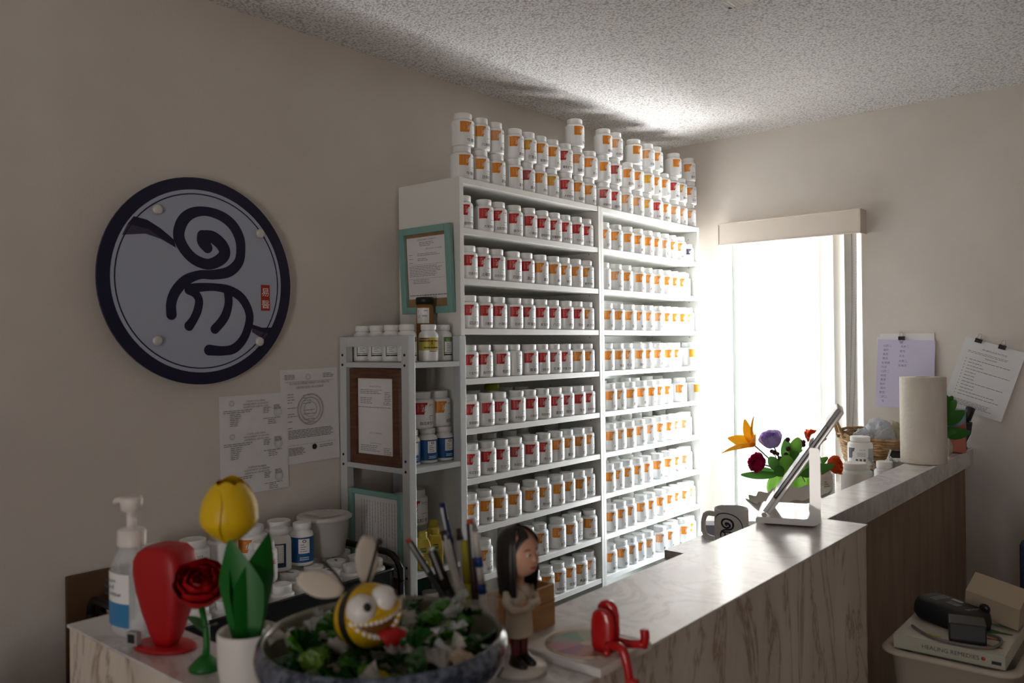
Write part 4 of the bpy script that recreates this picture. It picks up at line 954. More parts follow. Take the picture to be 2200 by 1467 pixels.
# yellow tulip in a white pot
m_pot = M('white_pot', (0.78, 0.75, 0.70), 0.5); m_tul = M('yellow_petal', (0.78, 0.50, 0.006), 0.4)
tp_ = thing('tulip_pot', 'white round pot holding the yellow tulip', 'pot', (1.166, 0.556, ZC))
G().lathe([(0.0, 0.0), (0.026, 0.0), (0.031, 0.004), (0.0345, 0.03), (0.0355, 0.060), (0.0355, 0.070), (0.0345, 0.0725), (0.0325, 0.0715), (0.032, 0.058), (0.0, 0.056)], m_pot, 32, cap=False).obj('pot', tp_)
G().lathe([(0.0315, 0.0575), (0.0, 0.0580)], M('dark_soil', (0.03, 0.022, 0.015), 0.9), 20, cap=False).obj('soil', tp_)
tl = thing('tulip', 'yellow tulip with broad green leaves standing in the white pot', 'flower', (1.166, 0.556, ZC + 0.0585))
G().tube([(0, 0, 0), (-0.008, -0.006, 0.06), (-0.016, -0.013, 0.128)], 0.0045, m_gp, 10).obj('stem', tl)
CAMA = math.atan2(-0.556, 2.06 - 1.166)                       # bearing of the viewer's side
VR = CAMA + PI / 2
def broad(L, w, lean):
    """upright tulip leaf: widest low down, pointed, cupped about the stem; lean = sideways drift at the tip"""
    def fn(u, v):
        wd = w * (0.30 + 0.70 * math.sin(PI * min(1.0, 0.10 + 0.62 * v)) ** 0.9) * (1 - max(0, v - 0.55) / 0.45) ** 0.75 if v > 0.55 else w * (0.30 + 0.70 * math.sin(PI * (0.10 + 0.62 * v)) ** 0.9)
        s_ = (u - 0.5) * wd
        return (0.007 + 0.008 * v - 6.0 * s_ * s_, s_ + lean * v * v, L * v)
    return fn
for a, L, w, lean in ((CAMA - 0.45, 0.128, 0.058, -0.014), (CAMA + 0.55, 0.130, 0.056, 0.022), (CAMA - 2.2, 0.110, 0.036, 0.01), (CAMA + 2.4, 0.100, 0.036, 0.0)):
    G().grid(broad(L, w, lean), 10, 18, m_gp, R(a)).obj('leaf', tl)
def tulip_petal(s_, top):
    def fn(u, v):
        span = 1.95 * (0.55 + 0.45 * math.sin(PI * min(1, 0.15 + 0.5 * v))); 
        if v > 0.72: span *= math.sqrt(max(0.0, 1 - ((v - 0.72) / 0.285) ** 2))
        th = (u - 0.5) * span
        r = (0.003 + 0.0315 * math.sin(PI * (0.03 + 0.47 * min(1, v / 0.42)))) * s_ if v < 0.42 else (0.0345 - 0.0185 * ((v - 0.42) / 0.58) ** 2.3) * s_
        return (r * math.cos(th), r * math.sin(th), top * v)
    return fn
for k in range(6):
    s_ = 1.0 if k % 2 == 0 else 0.93
    G().grid(tulip_petal(s_, 0.076 if k % 2 else (0.080 if k == 2 else 0.074)), 12, 18, m_tul, T(-0.016, -0.013, 0.119) @ R(k * PI / 3 + 0.3)).obj('petal', tl)

# glazed bowl of sweets with the bee on top
BC = Vector((1.351, 0.612, ZC))
m_glaze = noise_mix(M('speckled_blue_glaze', rough=0.18, coat=0.6), (0.02, 0.03, 0.055), (0.16, 0.19, 0.25), 90, 6, lo=0.42, hi=0.72, dist=0.5)
m_inner = noise_mix(M('olive_inner_glaze', rough=0.3, coat=0.4), (0.20, 0.20, 0.13), (0.28, 0.27, 0.19), 40, 4)
bw = thing('candy_bowl', 'large speckled blue grey ceramic bowl full of wrapped sweets', 'bowl', BC)
G().lathe([(0.0, 0.0), (0.070, 0.0), (0.074, 0.003), (0.076, 0.008), (0.100, 0.022), (0.126, 0.046), (0.1395, 0.068), (0.1405, 0.080), (0.1385, 0.088), (0.1345, 0.0935), (0.1320, 0.0945)], m_glaze, 64, cap=False).obj('outside', bw)
G().lathe([(0.1320, 0.0945), (0.1300, 0.0935), (0.1290, 0.088), (0.130, 0.076), (0.118, 0.046), (0.08, 0.022), (0.0, 0.018)], m_inner, 64, cap=False).obj('inside', bw)
mg_ = [M('sweet_' + n_, c, 0.25, coat=0.6) for n_, c in (('deep_green', (0.012, 0.075, 0.010)), ('leaf_green', (0.045, 0.19, 0.012)), ('lime_green', (0.13, 0.30, 0.02)))]
mw_ = [M('sweet_white', (0.62, 0.60, 0.55), 0.35), M('sweet_clear', (0.60, 0.62, 0.60), 0.15, alpha=0.75), M('sweet_beige', (0.55, 0.43, 0.30), 0.4), M('sweet_yellow', (0.60, 0.42, 0.02), 0.3)]
def sweet(seed, mat, mat2):
    r_ = random.Random(seed); g = G(); o = Vector((seed * 3.1, 0, 0))
    def lump(u, v):
        th = 2 * PI * u; ph = PI * v
        d = Vector((math.sin(ph) * math.cos(th), math.sin(ph) * math.sin(th), math.cos(ph)))
        k = 1 + 0.38 * noise.noise(d * 2.1 + o) + 0.2 * noise.noise(d * 5 + o)
        return (d.x * 0.0115 * k, d.y * 0.0095 * k, d.z * 0.0075 * k)
    g.grid(lump, 14, 8, mat, smooth=False)
    for s_ in (-1, 1):                                        # twisted, flared wrapper ends
        L_ = r_.uniform(0.017, 0.024); n_ = 9; v = []; sp_ = r_.uniform(0.8, 1.25)
        for i in range(n_ + 1):
            a = (i / n_ - 0.5) * 2 * sp_; zig = 0.0022 * (1 if i % 2 else -1)
            for q in (0.0, 0.5, 1.0):
                rr_ = 0.001 + L_ * q
                v.append((s_ * (0.0085 + rr_ * math.cos(a * (0.35 + 0.5 * q))), rr_ * math.sin(a) * (0.5 + 0.4 * q), zig * (0.3 + q) + 0.004 * q * noise.noise(Vector((i * 0.7, q, seed)))))
        f = [[3 * i + q, 3 * i + 3 + q, 3 * i + 4 + q, 3 * i + 1 + q] for i in range(n_) for q in range(2)]
        g.add(v, f, mat2)
    return g.mesh('wrapper')
kinds = [('deep green', sweet(1, mg_[0], mg_[0])), ('leaf green', sweet(2, mg_[1], mg_[0])), ('lime green', sweet(3, mg_[2], mg_[1])), ('green and white', sweet(4, mg_[0], mw_[0])), ('white', sweet(5, mw_[0], mw_[0])),
         ('clear and green', sweet(6, mg_[1], mw_[1])), ('beige', sweet(7, mw_[2], mw_[1])), ('yellow', sweet(8, mw_[3], mg_[1])), ('white tipped green', sweet(9, mg_[1], mw_[0]))]
r7 = random.Random(21); placed = []
clock = ['twelve', 'one', 'two', 'three', 'four', 'five', 'six', 'seven', 'eight', 'nine', 'ten', 'eleven']
BEE = Vector((1.349, 0.591, 1.193))
seen = {}
def drop(x, y, z, kind, size, layer_):
    a = math.atan2(x * RT.x + y * RT.y, -(x * -fw.x + y * -fw.y)); hr = int(round(a / (PI / 6))) % 12; rr_ = math.hypot(x, y)
    key = (kinds[kind][0], hr, 0 if rr_ < 0.06 else (1 if rr_ < 0.095 else 2), layer_)
    if key in seen: return
    seen[key] = 1
    lab = '%s wrapped sweet, %s o\'clock, %s%s' % (kinds[kind][0], clock[hr], ('near the bowl\'s middle', 'midway to the bowl\'s rim', 'against the bowl\'s rim')[key[2]], ', below' if layer_ == 0 else '')
    o = link('wrapped_sweet', kinds[kind][1], None, (BC.x + x, BC.y + y, z), (r7.uniform(-0.9, 0.9), r7.uniform(-0.8, 0.8), r7.uniform(0, 6.28)))
    o.scale = (size,) * 3; tag(o, lab, 'sweet', 'wrapped sweets in the bowl')
IN_P = [(0.0, 0.018), (0.08, 0.022), (0.118, 0.046), (0.130, 0.076), (0.1295, 0.094), (0.14, 0.3)]
def floor_z(q):
    for (r0, z0), (r1, z1) in zip(IN_P, IN_P[1:]):
        if r0 <= q <= r1 or (r1 < r0 and q <= r0): return z0 + (z1 - z0) * (q - r0) / (r1 - r0) if r1 > r0 else z1
    return 9.0
pile = []
for t in range(170):                                      # settle sweets one by one into the bowl
    best = None; r_ = r7.uniform(0.0145, 0.0185)
    for c_ in range(60):
        a = r7.uniform(0, 2 * PI); rr_ = (0.122 - r_) * math.sqrt(r7.random()); x, y = rr_ * math.cos(a), rr_ * math.sin(a)
        z = floor_z(rr_ + r_ * 0.6) + r_ * 0.9
        for px_, py_, pz_, pr in pile:
            d2 = (x - px_) ** 2 + (y - py_) ** 2; R2 = (r_ + pr) * 0.92
            if d2 < R2 * R2: z = max(z, pz_ + 0.8 * math.sqrt(R2 * R2 - d2))
        if (BC.x + x - BEE.x) ** 2 + (BC.y + y - BEE.y) ** 2 + (ZC + z - BEE.z) ** 2 < (0.037 + r_ * 0.75) ** 2: continue
        q_ = (x * -fw.x + y * -fw.y)
        lim = 0.094 - 0.006 * (q_ > 0.0) - 0.010 * (q_ > 0.02 and abs(x * rt0.x + y * rt0.y + 0.01) < 0.05)
        if z > lim: continue
        if best is None or z < best[2]: best = (x, y, z, r_)
    if best: pile.append(best)
ins = lambda p: any(q is not p and q[2] > p[2] + 0.012 and (q[0] - p[0]) ** 2 + (q[1] - p[1]) ** 2 < 0.012 ** 2 for q in pile)
for p in pile:
    kk = r7.choices(range(9), (5, 5, 3, 2.6, 2.4, 2.2, 0.5, 0.7, 2.4))[0]
    drop(p[0], p[1], ZC + p[2], kk, p[3] / 0.0132, 0 if p[2] < 0.062 else 1)

# bee toy
m_bee = M('bee_yellow', (0.62, 0.38, 0.006), 0.35); m_beeb = M('bee_black', (0.012, 0.010, 0.009), 0.45); m_eye = M('eye_white', (0.80, 0.76, 0.72), 0.3); m_tongue = M('tongue_red', (0.42, 0.008, 0.008), 0.35); m_mouth = M('mouth_brown', (0.17, 0.065, 0.010), 0.5); m_wing = M('wing_cream', (0.62, 0.55, 0.46), 0.5)
toc = (CAM_POS - BEE); toc.z = 0; toc.normalize()
F = (toc * math.cos(0.42) + rt0 * math.sin(0.42) + Vector((0, 0, 0.22))).normalized(); Sd = Vector((0, 0, 1)).cross(F).normalized(); U_ = F.cross(Sd)
roll = 0.16
Sd2 = Sd * math.cos(roll) + U_ * math.sin(roll); U2 = -Sd * math.sin(roll) + U_ * math.cos(roll)
be = thing('bee_toy', 'yellow and black bee toy head with bulging eyes and red tongue, on the sweets', 'toy', BEE)
be.matrix_world = Matrix(((F.x, Sd2.x, U2.x, BEE.x), (F.y, Sd2.y, U2.y, BEE.y), (F.z, Sd2.z, U2.z, BEE.z), (0, 0, 0, 1)))
BRD = 0.0345
def sph(a, b, r=1.0):
    """point on the head at azimuth a (towards the bee's left, +y) and elevation b"""
    return Vector((math.cos(b) * math.cos(a) * 1.04, math.cos(b) * math.sin(a) * 1.08, math.sin(b))) * BRD * r
G().grid(lambda u, v: sph(2 * PI * u, PI * (v - 0.5)), 40, 24, m_bee).obj('head', be)
def band(u, v):
    th = 2 * PI * u; c = math.radians(86 + 17 * v)
    d = Vector((math.cos(c), math.sin(c) * math.cos(th) * 1.08, math.sin(c) * math.sin(th)))
    d = R(0.45) @ Vector((d.x, d.y / 1.08, d.z))
    return Vector((d.x * 1.04, d.y * 1.08, d.z)) * BRD * 1.012
G().grid(band, 48, 3, m_beeb).obj('stripe', be)
def rump(u, v):
    th = 2 * PI * u; c = math.radians(124 + 56 * v)
    d = Vector((math.cos(c), math.sin(c) * math.cos(th) * 1.08, math.sin(c) * math.sin(th)))
    d = R(0.45) @ Vector((d.x, d.y / 1.08, d.z))
    return Vector((d.x * 1.04, d.y * 1.08, d.z)) * BRD * 1.01
G().grid(rump, 32, 4, m_beeb).obj('stripe', be)
def upm(a): return -0.04 + 0.22 * (a / 0.95) ** 2
def lom(a): return -0.66 + 0.84 * (a / 0.95) ** 2
G().grid(lambda u, v: sph((u - 0.5) * 1.9, upm((u - 0.5) * 1.9) * v + lom((u - 0.5) * 1.9) * (1 - v), 1.012), 28, 8, m_mouth).obj('mouth', be)
lp = [sph(a, upm(a), 1.0) for a in [(-0.95 + 1.9 * k / 24) for k in range(25)]] + [sph(a, lom(a), 1.0) for a in [(0.95 - 1.9 * k / 24) for k in range(1, 24)]]
G().tube(lp, 0.0040, m_bee, 8, closed=True).obj('lips', be)
g = G()
for k in range(13):
    a = -0.82 + 1.64 * k / 12
    for e_, up_ in ((upm(a) - 0.05, -1), (lom(a) + 0.06, 1)):
        hgt = 0.0052 * (1.0 - 0.3 * abs(a))
        g.ball(sph(a, e_, 1.04), 0.0034, m_eye, 8, 6, sc=(0.8, 0.95, hgt / 0.0030 * 0.62))
tt = g.obj('teeth', be)
tpts = [sph(0.15, -0.52, 0.93), sph(0.18, -0.50, 1.10), sph(0.24, -0.54, 1.30), sph(0.30, -0.70, 1.46), sph(0.33, -0.92, 1.5)]
rings = []
for i, p in enumerate(tpts):
    w_ = (0.010, 0.0125, 0.014, 0.0135, 0.007)[i]
    rings.append([p + Vector((0, math.cos(2 * PI * k / 12) * w_, 0)) + Vector((0.6, 0, 1)).normalized() * math.sin(2 * PI * k / 12) * 0.004 for k in range(12)])
G().loft(rings, m_tongue).obj('tongue', be)
for a, e_, r_, pa in ((-0.50, 0.42, 0.0165, 0.35), (0.46, 0.52, 0.0150, 0.45)):
    c = sph(a, e_, 0.86); ey = G().ball(c, r_, m_eye, 20, 14).obj('eye', be)
    d = (Vector((math.cos(0.25) * math.cos(a + pa + 0.25), math.cos(0.25) * math.sin(a + pa + 0.25), 0.20))).normalized()
    G().ball(c + d * r_ * 0.80, r_ * 0.33, m_beeb, 12, 8).obj('pupil', ey)
for y, tipv in ((-0.014, Vector((-0.022, -0.030, 0.070))), (0.010, Vector((-0.004, 0.036, 0.072)))):
    b0 = Vector((-0.004, y, math.sqrt(BRD ** 2 - y * y) * 0.99))
    g = G().tube([b0, b0.lerp(tipv, 0.4) + Vector((0.004, 0, 0.004)), b0.lerp(tipv, 0.8) + Vector((0.002, 0, 0.004)), tipv], 0.0017, m_beeb, 8); g.ball(tipv, 0.0034, m_beeb, 10, 8); g.obj('antenna', be)
for sgn, lean, L in ((-1, 0.95, 0.052), (1, 0.42, 0.056)):
    rx = T(-0.020, sgn * 0.014, 0.030) @ R(-sgn * lean, 'X') @ R(-0.3, 'Y')
    rings = []
    for k in range(9):
        q = k / 8; w_ = 0.002 + 0.0125 * math.sin(PI * (0.08 + 0.80 * q) ** 1.0); z = L * q
        rings.append([(0.0022 * math.sin(2 * PI * j / 12), w_ * math.cos(2 * PI * j / 12), z) for j in range(12)])
    G().loft(rings, m_wing, rx).obj('wing', be)

# clear pen cup with pens
PC = Vector((1.306, 0.802, ZC))
pc = thing('pen_cup', 'clear faceted acrylic cup holding pens behind the candy bowl', 'cup', PC, 0.3)
pr_ = [(0.034, 0.0), (0.036, 0.002), (0.040, 0.084), (0.0395, 0.086), (0.037, 0.085), (0.0335, 0.005), (0.0, 0.004)]
m_acr = M('clear_acrylic', (0.92, 0.93, 0.94), 0.06, alpha=0.26, coat=0.5)
G().lathe([(0.0, 0.0)] + pr_, m_acr, 8, smooth=False, cap=False).obj('body', pc)
g = G()
for z in (0.030, 0.050, 0.068): g.lathe([(0.0385, z - 0.003), (0.0412, z), (0.0385, z + 0.003)], m_acr, 8, smooth=False, cap=False)
g.obj('ridges', pc)
def pen(label, bx, by, dx, dy, L, r, bands, cat='pen', clip=True):
    d = Vector((dx, dy, 1)).normalized(); b0 = PC + Vector((bx, by, 0.006))
    q = d.to_track_quat('Z', 'Y'); t = thing('pen', label, cat, b0); t.rotation_mode = 'QUATERNION'; t.rotation_quaternion = q; t['group'] = 'pens in the clear cup'
    for i, (z0, z1, rr0, rr1, mt) in enumerate(bands):
        G().lathe([(rr0 * r, z0 * L), (rr1 * r, z1 * L - 0.0003)], mt, 12, smooth=True).obj(('barrel', 'cap', 'tip', 'end_piece', 'ring_band')[min(i, 4)], t)
    if clip: G().box((r * 0.9, -0.0018, L * 0.72), (r * 1.35, 0.0018, L * 0.97), m_grey_metal, bev=0.0006).obj('clip', t)
    return t
LFT = -rt0
m_dgrey = M('dark_grey_pen', (0.025, 0.026, 0.028), 0.35); m_wp = M('white_pen', (0.62, 0.58, 0.53), 0.35); m_bp = M('navy_pen', (0.008, 0.012, 0.10), 0.35); m_bp2 = M('blue_grip', (0.012, 0.05, 0.22), 0.4); m_yp = M('yellow_pen', (0.50, 0.45, 0.03), 0.35); m_orp = M('orange_pen_end', (0.45, 0.07, 0.015), 0.4); m_brp = M('brown_pen', (0.05, 0.03, 0.025), 0.4); m_grp = M('green_pen_band', (0.05, 0.12, 0.02), 0.4)
def lr(a, b): v_ = rt0 * a + Vector((-fw.x, -fw.y, 0)) * b; return v_.x, v_.y
def pen2(label, s0, s1, f0, f1, L, r, bands, **k):
    """s0/s1: sideways offset at foot and lean per metre; f: towards the viewer"""
    bx, by = lr(s0, f0); dx, dy = lr(s1, f1); return pen(label, bx, by, dx, dy, L, r, bands, **k)
pen2('black pen with orange end, leaning far left in the cup', 0.015, -0.61, 0.010, 0.05, 0.182, 0.0044, [(0, 0.75, 0.8, 1, m_dgrey), (0.75, 0.97, 1.05, 1, m_black), (0.97, 1.0, 0.9, 0.8, m_orp)])
pen2('thick black marker with grey tip, second from left in the cup', 0.004, -0.38, 0.012, 0.0, 0.152, 0.0066, [(0, 0.62, 1, 1, m_black), (0.62, 0.96, 1.06, 1.0, m_dgrey), (0.96, 1.0, 0.8, 0.7, m_chrome)], clip=True)
pen2('white pen with black top, leaning left in the cup', 0.008, -0.24, 0.016, 0.05, 0.172, 0.0054, [(0, 0.93, 0.85, 1, m_wp), (0.93, 1.0, 0.95, 0.9, m_black)])
pen2('navy blue pen standing tallest in the cup', -0.002, -0.18, -0.012, -0.05, 0.198, 0.0052, [(0, 0.72, 1, 1, m_bp), (0.72, 0.88, 1.2, 1.0, m_bp), (0.88, 1.0, 0.75, 0.75, m_bp)])
pen2('yellow highlighter in the middle of the cup', 0.004, -0.06, -0.010, 0.0, 0.150, 0.0072, [(0, 0.6, 1, 1, m_yp), (0.6, 0.97, 1.05, 0.95, m_yp)], clip=False)
pen2('dark brown upright pen in the cup', 0.012, -0.06, 0.004, 0.02, 0.178, 0.0050, [(0, 0.97, 1, 1.0, m_brp), (0.97, 1.0, 0.9, 0.8, m_orp)])
pen2('white pen with blue grip bands, right of the brown pen', 0.026, -0.10, 0.010, 0.06, 0.165, 0.0048, [(0, 0.5, 0.9, 1, m_wp), (0.5, 0.58, 1.08, 1.08, m_bp2), (0.58, 0.72, 1, 1, m_wp), (0.72, 0.80, 1.1, 1.1, m_bp2), (0.80, 1.0, 1, 0.9, m_wp)], clip=False)
pen2('pale pen with green band, rightmost in the cup', 0.026, -0.12, -0.006, 0.0, 0.178, 0.0050, [(0, 0.45, 0.9, 1, m_wp), (0.45, 0.54, 1.05, 1.05, m_grp), (0.54, 0.86, 1, 1, m_wp), (0.86, 0.9, 1.05, 1.05, m_gp), (0.9, 1.0, 1, 0.8, m_chrome)])
pen2('grey stylus pen behind the others in the cup', 0.006, -0.14, -0.016, -0.1, 0.160, 0.0052, [(0, 0.9, 0.9, 1, m_grey_metal), (0.9, 1.0, 1, 0.7, m_brp)], clip=False)

# wooden card box with white cards
wb_ = thing('card_box', 'small wooden box holding white cards behind the figurine', 'box', (1.2725, 0.862, ZC))
m_bam = noise_mix(M('bamboo', rough=0.45), (0.42, 0.20, 0.07), (0.50, 0.26, 0.10), 12, 4, (1, 1, 8))
m_bamd = M('bamboo_line', (0.22, 0.09, 0.03), 0.5)
bl_, bd_, bh_ = 0.111, 0.046, 0.060
G().box((0, 0, 0), (bd_, bl_, 0.004), m_bam).obj('bottom', wb_)
for lo, hi in (((0, 0, 0.004), (0.004, bl_, bh_)), ((bd_ - 0.004, 0, 0.004), (bd_, bl_, bh_)), ((0.004, 0, 0.004), (bd_ - 0.004, 0.004, bh_)), ((0.004, bl_ - 0.004, 0.004), (bd_ - 0.004, bl_, bh_))):
    G().box(lo, hi, m_bam, bev=0.0008).obj('side', wb_)
G().box((bd_ - 0.0001, 0.0, 0.036), (bd_ + 0.0004, bl_, 0.0372), m_bamd).obj('groove', wb_)
for k in range(3):
    o = G().box((-0.0004, -0.026, 0), (0.0004, 0.026, 0.088), m_paper, bev=0.0).obj('business_card', None, (1.2725 + 0.014 + 0.006 * k, 0.915 + 0.004 * k, ZC + 0.0045), (0, 0.10, 0.0))
    tag(o, 'white card standing in the wooden box, %s of three from the back' % ordn(k), 'card', 'white cards in the wooden box')

# bobblehead figurine
FB = Vector((1.388, 0.806, ZC))
fb = thing('figurine', 'bobblehead figurine of a woman with long black hair and cream coat', 'figurine', FB)
face_dir = (rt0 * 0.72 + Vector((-fw.x, -fw.y, 0)).normalized() * 0.70).normalized(); fb.rotation_euler = (0, 0, math.atan2(face_dir.y, face_dir.x))
m_skin = M('figurine_skin', (0.66, 0.36, 0.24), 0.45, sss=0.05); m_hair = M('figurine_hair', (0.010, 0.008, 0.007), 0.4); m_coat = M('cream_coat', (0.56, 0.48, 0.37), 0.55); m_trou = M('wine_trousers', (0.10, 0.012, 0.014), 0.5)
G().lathe([(0.034, 0), (0.0355, 0.003), (0.0345, 0.008), (0.0, 0.0085)], M('cream_base', (0.70, 0.64, 0.55), 0.4), 32).obj('base', fb)
for s_ in (-1, 1):
    G().loft([circ(0.0, s_ * 0.0075, a, b, z, 12) for a, b, z in ((0.0055, 0.0055, 0.014), (0.0058, 0.0058, 0.03), (0.0075, 0.007, 0.056))], m_trou).obj('trouser_leg', fb)
    G().loft([circ(cx_, s_ * 0.0085, a, b, z, 14) for cx_, a, b, z in ((0.006, 0.015, 0.0065, 0.0088), (0.006, 0.0155, 0.007, 0.012), (0.003, 0.0105, 0.0062, 0.0165), (0.0, 0.0062, 0.0056, 0.021))], M('black_shoe', (0.012, 0.010, 0.010), 0.3)).obj('shoe', fb)
# one continuous body: torso up the neck into the head
hz0 = 0.133
G().loft([circ(cx_, 0, a, b, z, 20) for cx_, a, b, z in ((0.0, 0.013, 0.017, 0.052), (0.0, 0.012, 0.0165, 0.085), (0.0, 0.011, 0.018, 0.100), (0.0, 0.008, 0.011, 0.1085), (0.0005, 0.0065, 0.007, 0.113), (0.001, 0.0065, 0.007, 0.120),
     (0.004, 0.0125, 0.0125, 0.1235), (0.0045, 0.0195, 0.0175, 0.129), (0.004, 0.0235, 0.0215, 0.138), (0.003, 0.025, 0.0235, 0.150), (0.001, 0.0245, 0.0240, 0.162), (-0.001, 0.021, 0.021, 0.173), (-0.002, 0.012, 0.012, 0.180), (-0.002, 0.002, 0.002, 0.182))], m_skin).obj('body', fb)
G().loft([circ(cx_, 0, a, b, z, 24) for cx_, a, b, z in ((0.0, 0.0165, 0.0195, 0.046), (0.0, 0.0165, 0.0195, 0.050), (0.0, 0.0145, 0.0180, 0.075), (0.0005, 0.0150, 0.0190, 0.090), (0.0, 0.0145, 0.0220, 0.100), (0.0, 0.0115, 0.0175, 0.107), (0.0, 0.0088, 0.0105, 0.1105))], m_coat, cap=False).obj('coat', fb)
for s_ in (-1, 1):      # crossed sleeves and hands
    G().tube([(0.0, s_ * 0.019, 0.103), (0.003, s_ * 0.0245, 0.092), (0.009, s_ * 0.0225, 0.083), (0.0185, s_ * 0.010, 0.0855 + 0.002 * s_), (0.0205, s_ * -0.004, 0.088 + 0.002 * s_)], [0.0066, 0.0066, 0.0062, 0.0056, 0.0052], m_coat, 12).obj('sleeve', fb)
    g = G().ball((0.0195, s_ * -0.011, 0.0895 + 0.002 * s_), 0.0042, m_skin, 10, 8, sc=(0.7, 1.15, 0.9))
    for k in range(4): g.tube([(0.0205, s_ * -0.0125, 0.0870 + 0.0017 * k + 0.002 * s_), (0.0215, s_ * -0.0155, 0.0870 + 0.0017 * k + 0.002 * s_), (0.0195, s_ * -(0.0185 - 0.0006 * abs(k - 1.5)), 0.0870 + 0.0017 * k + 0.002 * s_)], 0.0009, m_skin, 6)
    g.tube([(0.020, s_ * -0.009, 0.092 + 0.002 * s_), (0.0215, s_ * -0.0115, 0.0945 + 0.002 * s_)], 0.0011, m_skin, 6)
    g.obj('hand', fb)
G().tube([(0.009, 0.009, 0.1085), (0.0145, 0.004, 0.100), (0.0158, 0.0, 0.094)], 0.0016, M('coat_lapel', (0.46, 0.38, 0.28), 0.55), 8).obj('lapel', fb)
G().tube([(0.009, -0.009, 0.1085), (0.0145, -0.004, 0.100), (0.0158, 0.0, 0.094)], 0.0016, M('coat_lapel'), 8).obj('lapel', fb)
# face
for s_ in (-1, 1):
    ey = G().ball((0.0255, s_ * 0.0085, 0.1520), 0.0030, m_eye, 12, 8, sc=(0.6, 1.2, 0.75)).obj('eye', fb)
    G().ball((0.0272, s_ * 0.0085, 0.1520), 0.0013, m_beeb, 8, 6).obj('pupil', ey)
    G().tube([(0.0255, s_ * 0.0045, 0.1575), (0.0258, s_ * 0.0085, 0.1588), (0.0225, s_ * 0.0130, 0.1570)], 0.0006, m_hair, 6).obj('eyebrow', fb)
    G().ball((-0.002, s_ * 0.0215, 0.148), 0.0036, m_skin, 10, 8, sc=(0.7, 0.45, 1.2)).obj('ear', fb)
G().loft([circ(cx_, 0, a, b, z, 10) for cx_, a, b, z in ((0.0272, 0.0022, 0.0034, 0.1425), (0.0288, 0.0030, 0.0036, 0.1445), (0.0280, 0.0022, 0.0024, 0.148), (0.0265, 0.0014, 0.0014, 0.153))], m_skin).obj('nose', fb)
m_lip = M('figurine_lips', (0.42, 0.06, 0.05), 0.4)
g = G().tube([(0.0215, -0.0078, 0.1375), (0.0262, -0.004, 0.1353), (0.0272, 0, 0.1347), (0.0262, 0.004, 0.1353), (0.0215, 0.0078, 0.1375)], [0.0005, 0.0013, 0.0016, 0.0013, 0.0005], m_lip, 8); g.obj('mouth', fb)
# hair: a shell over the skull with a side parting and long locks
def hair(u, v):
    th = math.radians(52 + 256 * u); z = 0.1865 - 0.088 * v
    top = min(1.0, v / 0.30); r = 0.0262 * math.sin(PI / 2 * top) ** 0.55 + 0.0015
    if v > 0.3: r = 0.0276 + 0.0018 * math.sin(PI * (v - 0.3) / 0.7) - 0.004 * (v - 0.3)
    rip = 0.0006 * math.sin(24 * th) * min(1, v * 2)
    return ((r + rip) * math.cos(th) * 0.98 - 0.001, (r + rip) * math.sin(th) * 0.94, z)
G().grid(hair, 60, 18, m_hair).obj('hair', fb)
def fringe(s_):
    def fn(u, v):
        th = s_ * math.radians(16 + 42 * u) ; q = v
        z = 0.186 - (0.013 + 0.022 * u ** 2.2) * q - 0.004 * u
        r = 0.0252 * math.sin(PI / 2 * min(1, 0.15 + q * 0.9)) + 0.0022
        return (r * math.cos(th) - 0.001, r * math.sin(th) * 0.96, z)
    return fn
for s_ in (-1, 1): G().grid(fringe(s_), 12, 8, m_hair).obj('fringe', fb)

# square coaster with a colour wheel
tc_ = thing('coaster', 'white square tile coaster printed with a pastel colour wheel', 'coaster', (1.357, 0.847, ZC))
G().box((0, 0, 0), (0.127, 0.124, 0.012), M('coaster_white', (0.72, 0.68, 0.64), 0.5), bev=0.002).obj('tile', tc_)
g = G(); cols = [(0.50, 0.16, 0.16), (0.42, 0.22, 0.20), (0.56, 0.36, 0.26), (0.40, 0.40, 0.30), (0.24, 0.36, 0.28), (0.36, 0.34, 0.30), (0.52, 0.24, 0.30), (0.36, 0.18, 0.28), (0.46, 0.20, 0.18), (0.50, 0.28, 0.24)]
g.lathe([(0.0565, 0.01205), (0.0565, 0.0122)], M('wheel_rim', (0.62, 0.46, 0.34), 0.5), 48, T(0.0635, 0.062, 0))
for k in range(10):
    a0, a1 = 2 * PI * k / 10, 2 * PI * (k + 1) / 10
    pts = [(0.0635 + r_ * math.cos(a0 + (a1 - a0) * q), 0.062 + r_ * math.sin(a0 + (a1 - a0) * q), 0.0124) for r_, qs in ((0.048, [0, .25, .5, .75, 1]), (0.008, [1, .5, 0])) for q in qs]
    g.add(pts, [list(range(len(pts)))], M('wheel_%d' % k, cols[k], 0.5))
for k in range(16):
    a = 2 * PI * k / 16; g.add([(0.0635 + (0.050 + 0.004 * i) * math.cos(a + j * 0.1), 0.062 + (0.050 + 0.004 * i) * math.sin(a + j * 0.1), 0.0125) for i, j in ((0, 0), (0, 1), (1, 1), (1, 0))], [[0, 1, 2, 3]], m_lgrey)
g.obj('colour_wheel', tc_)

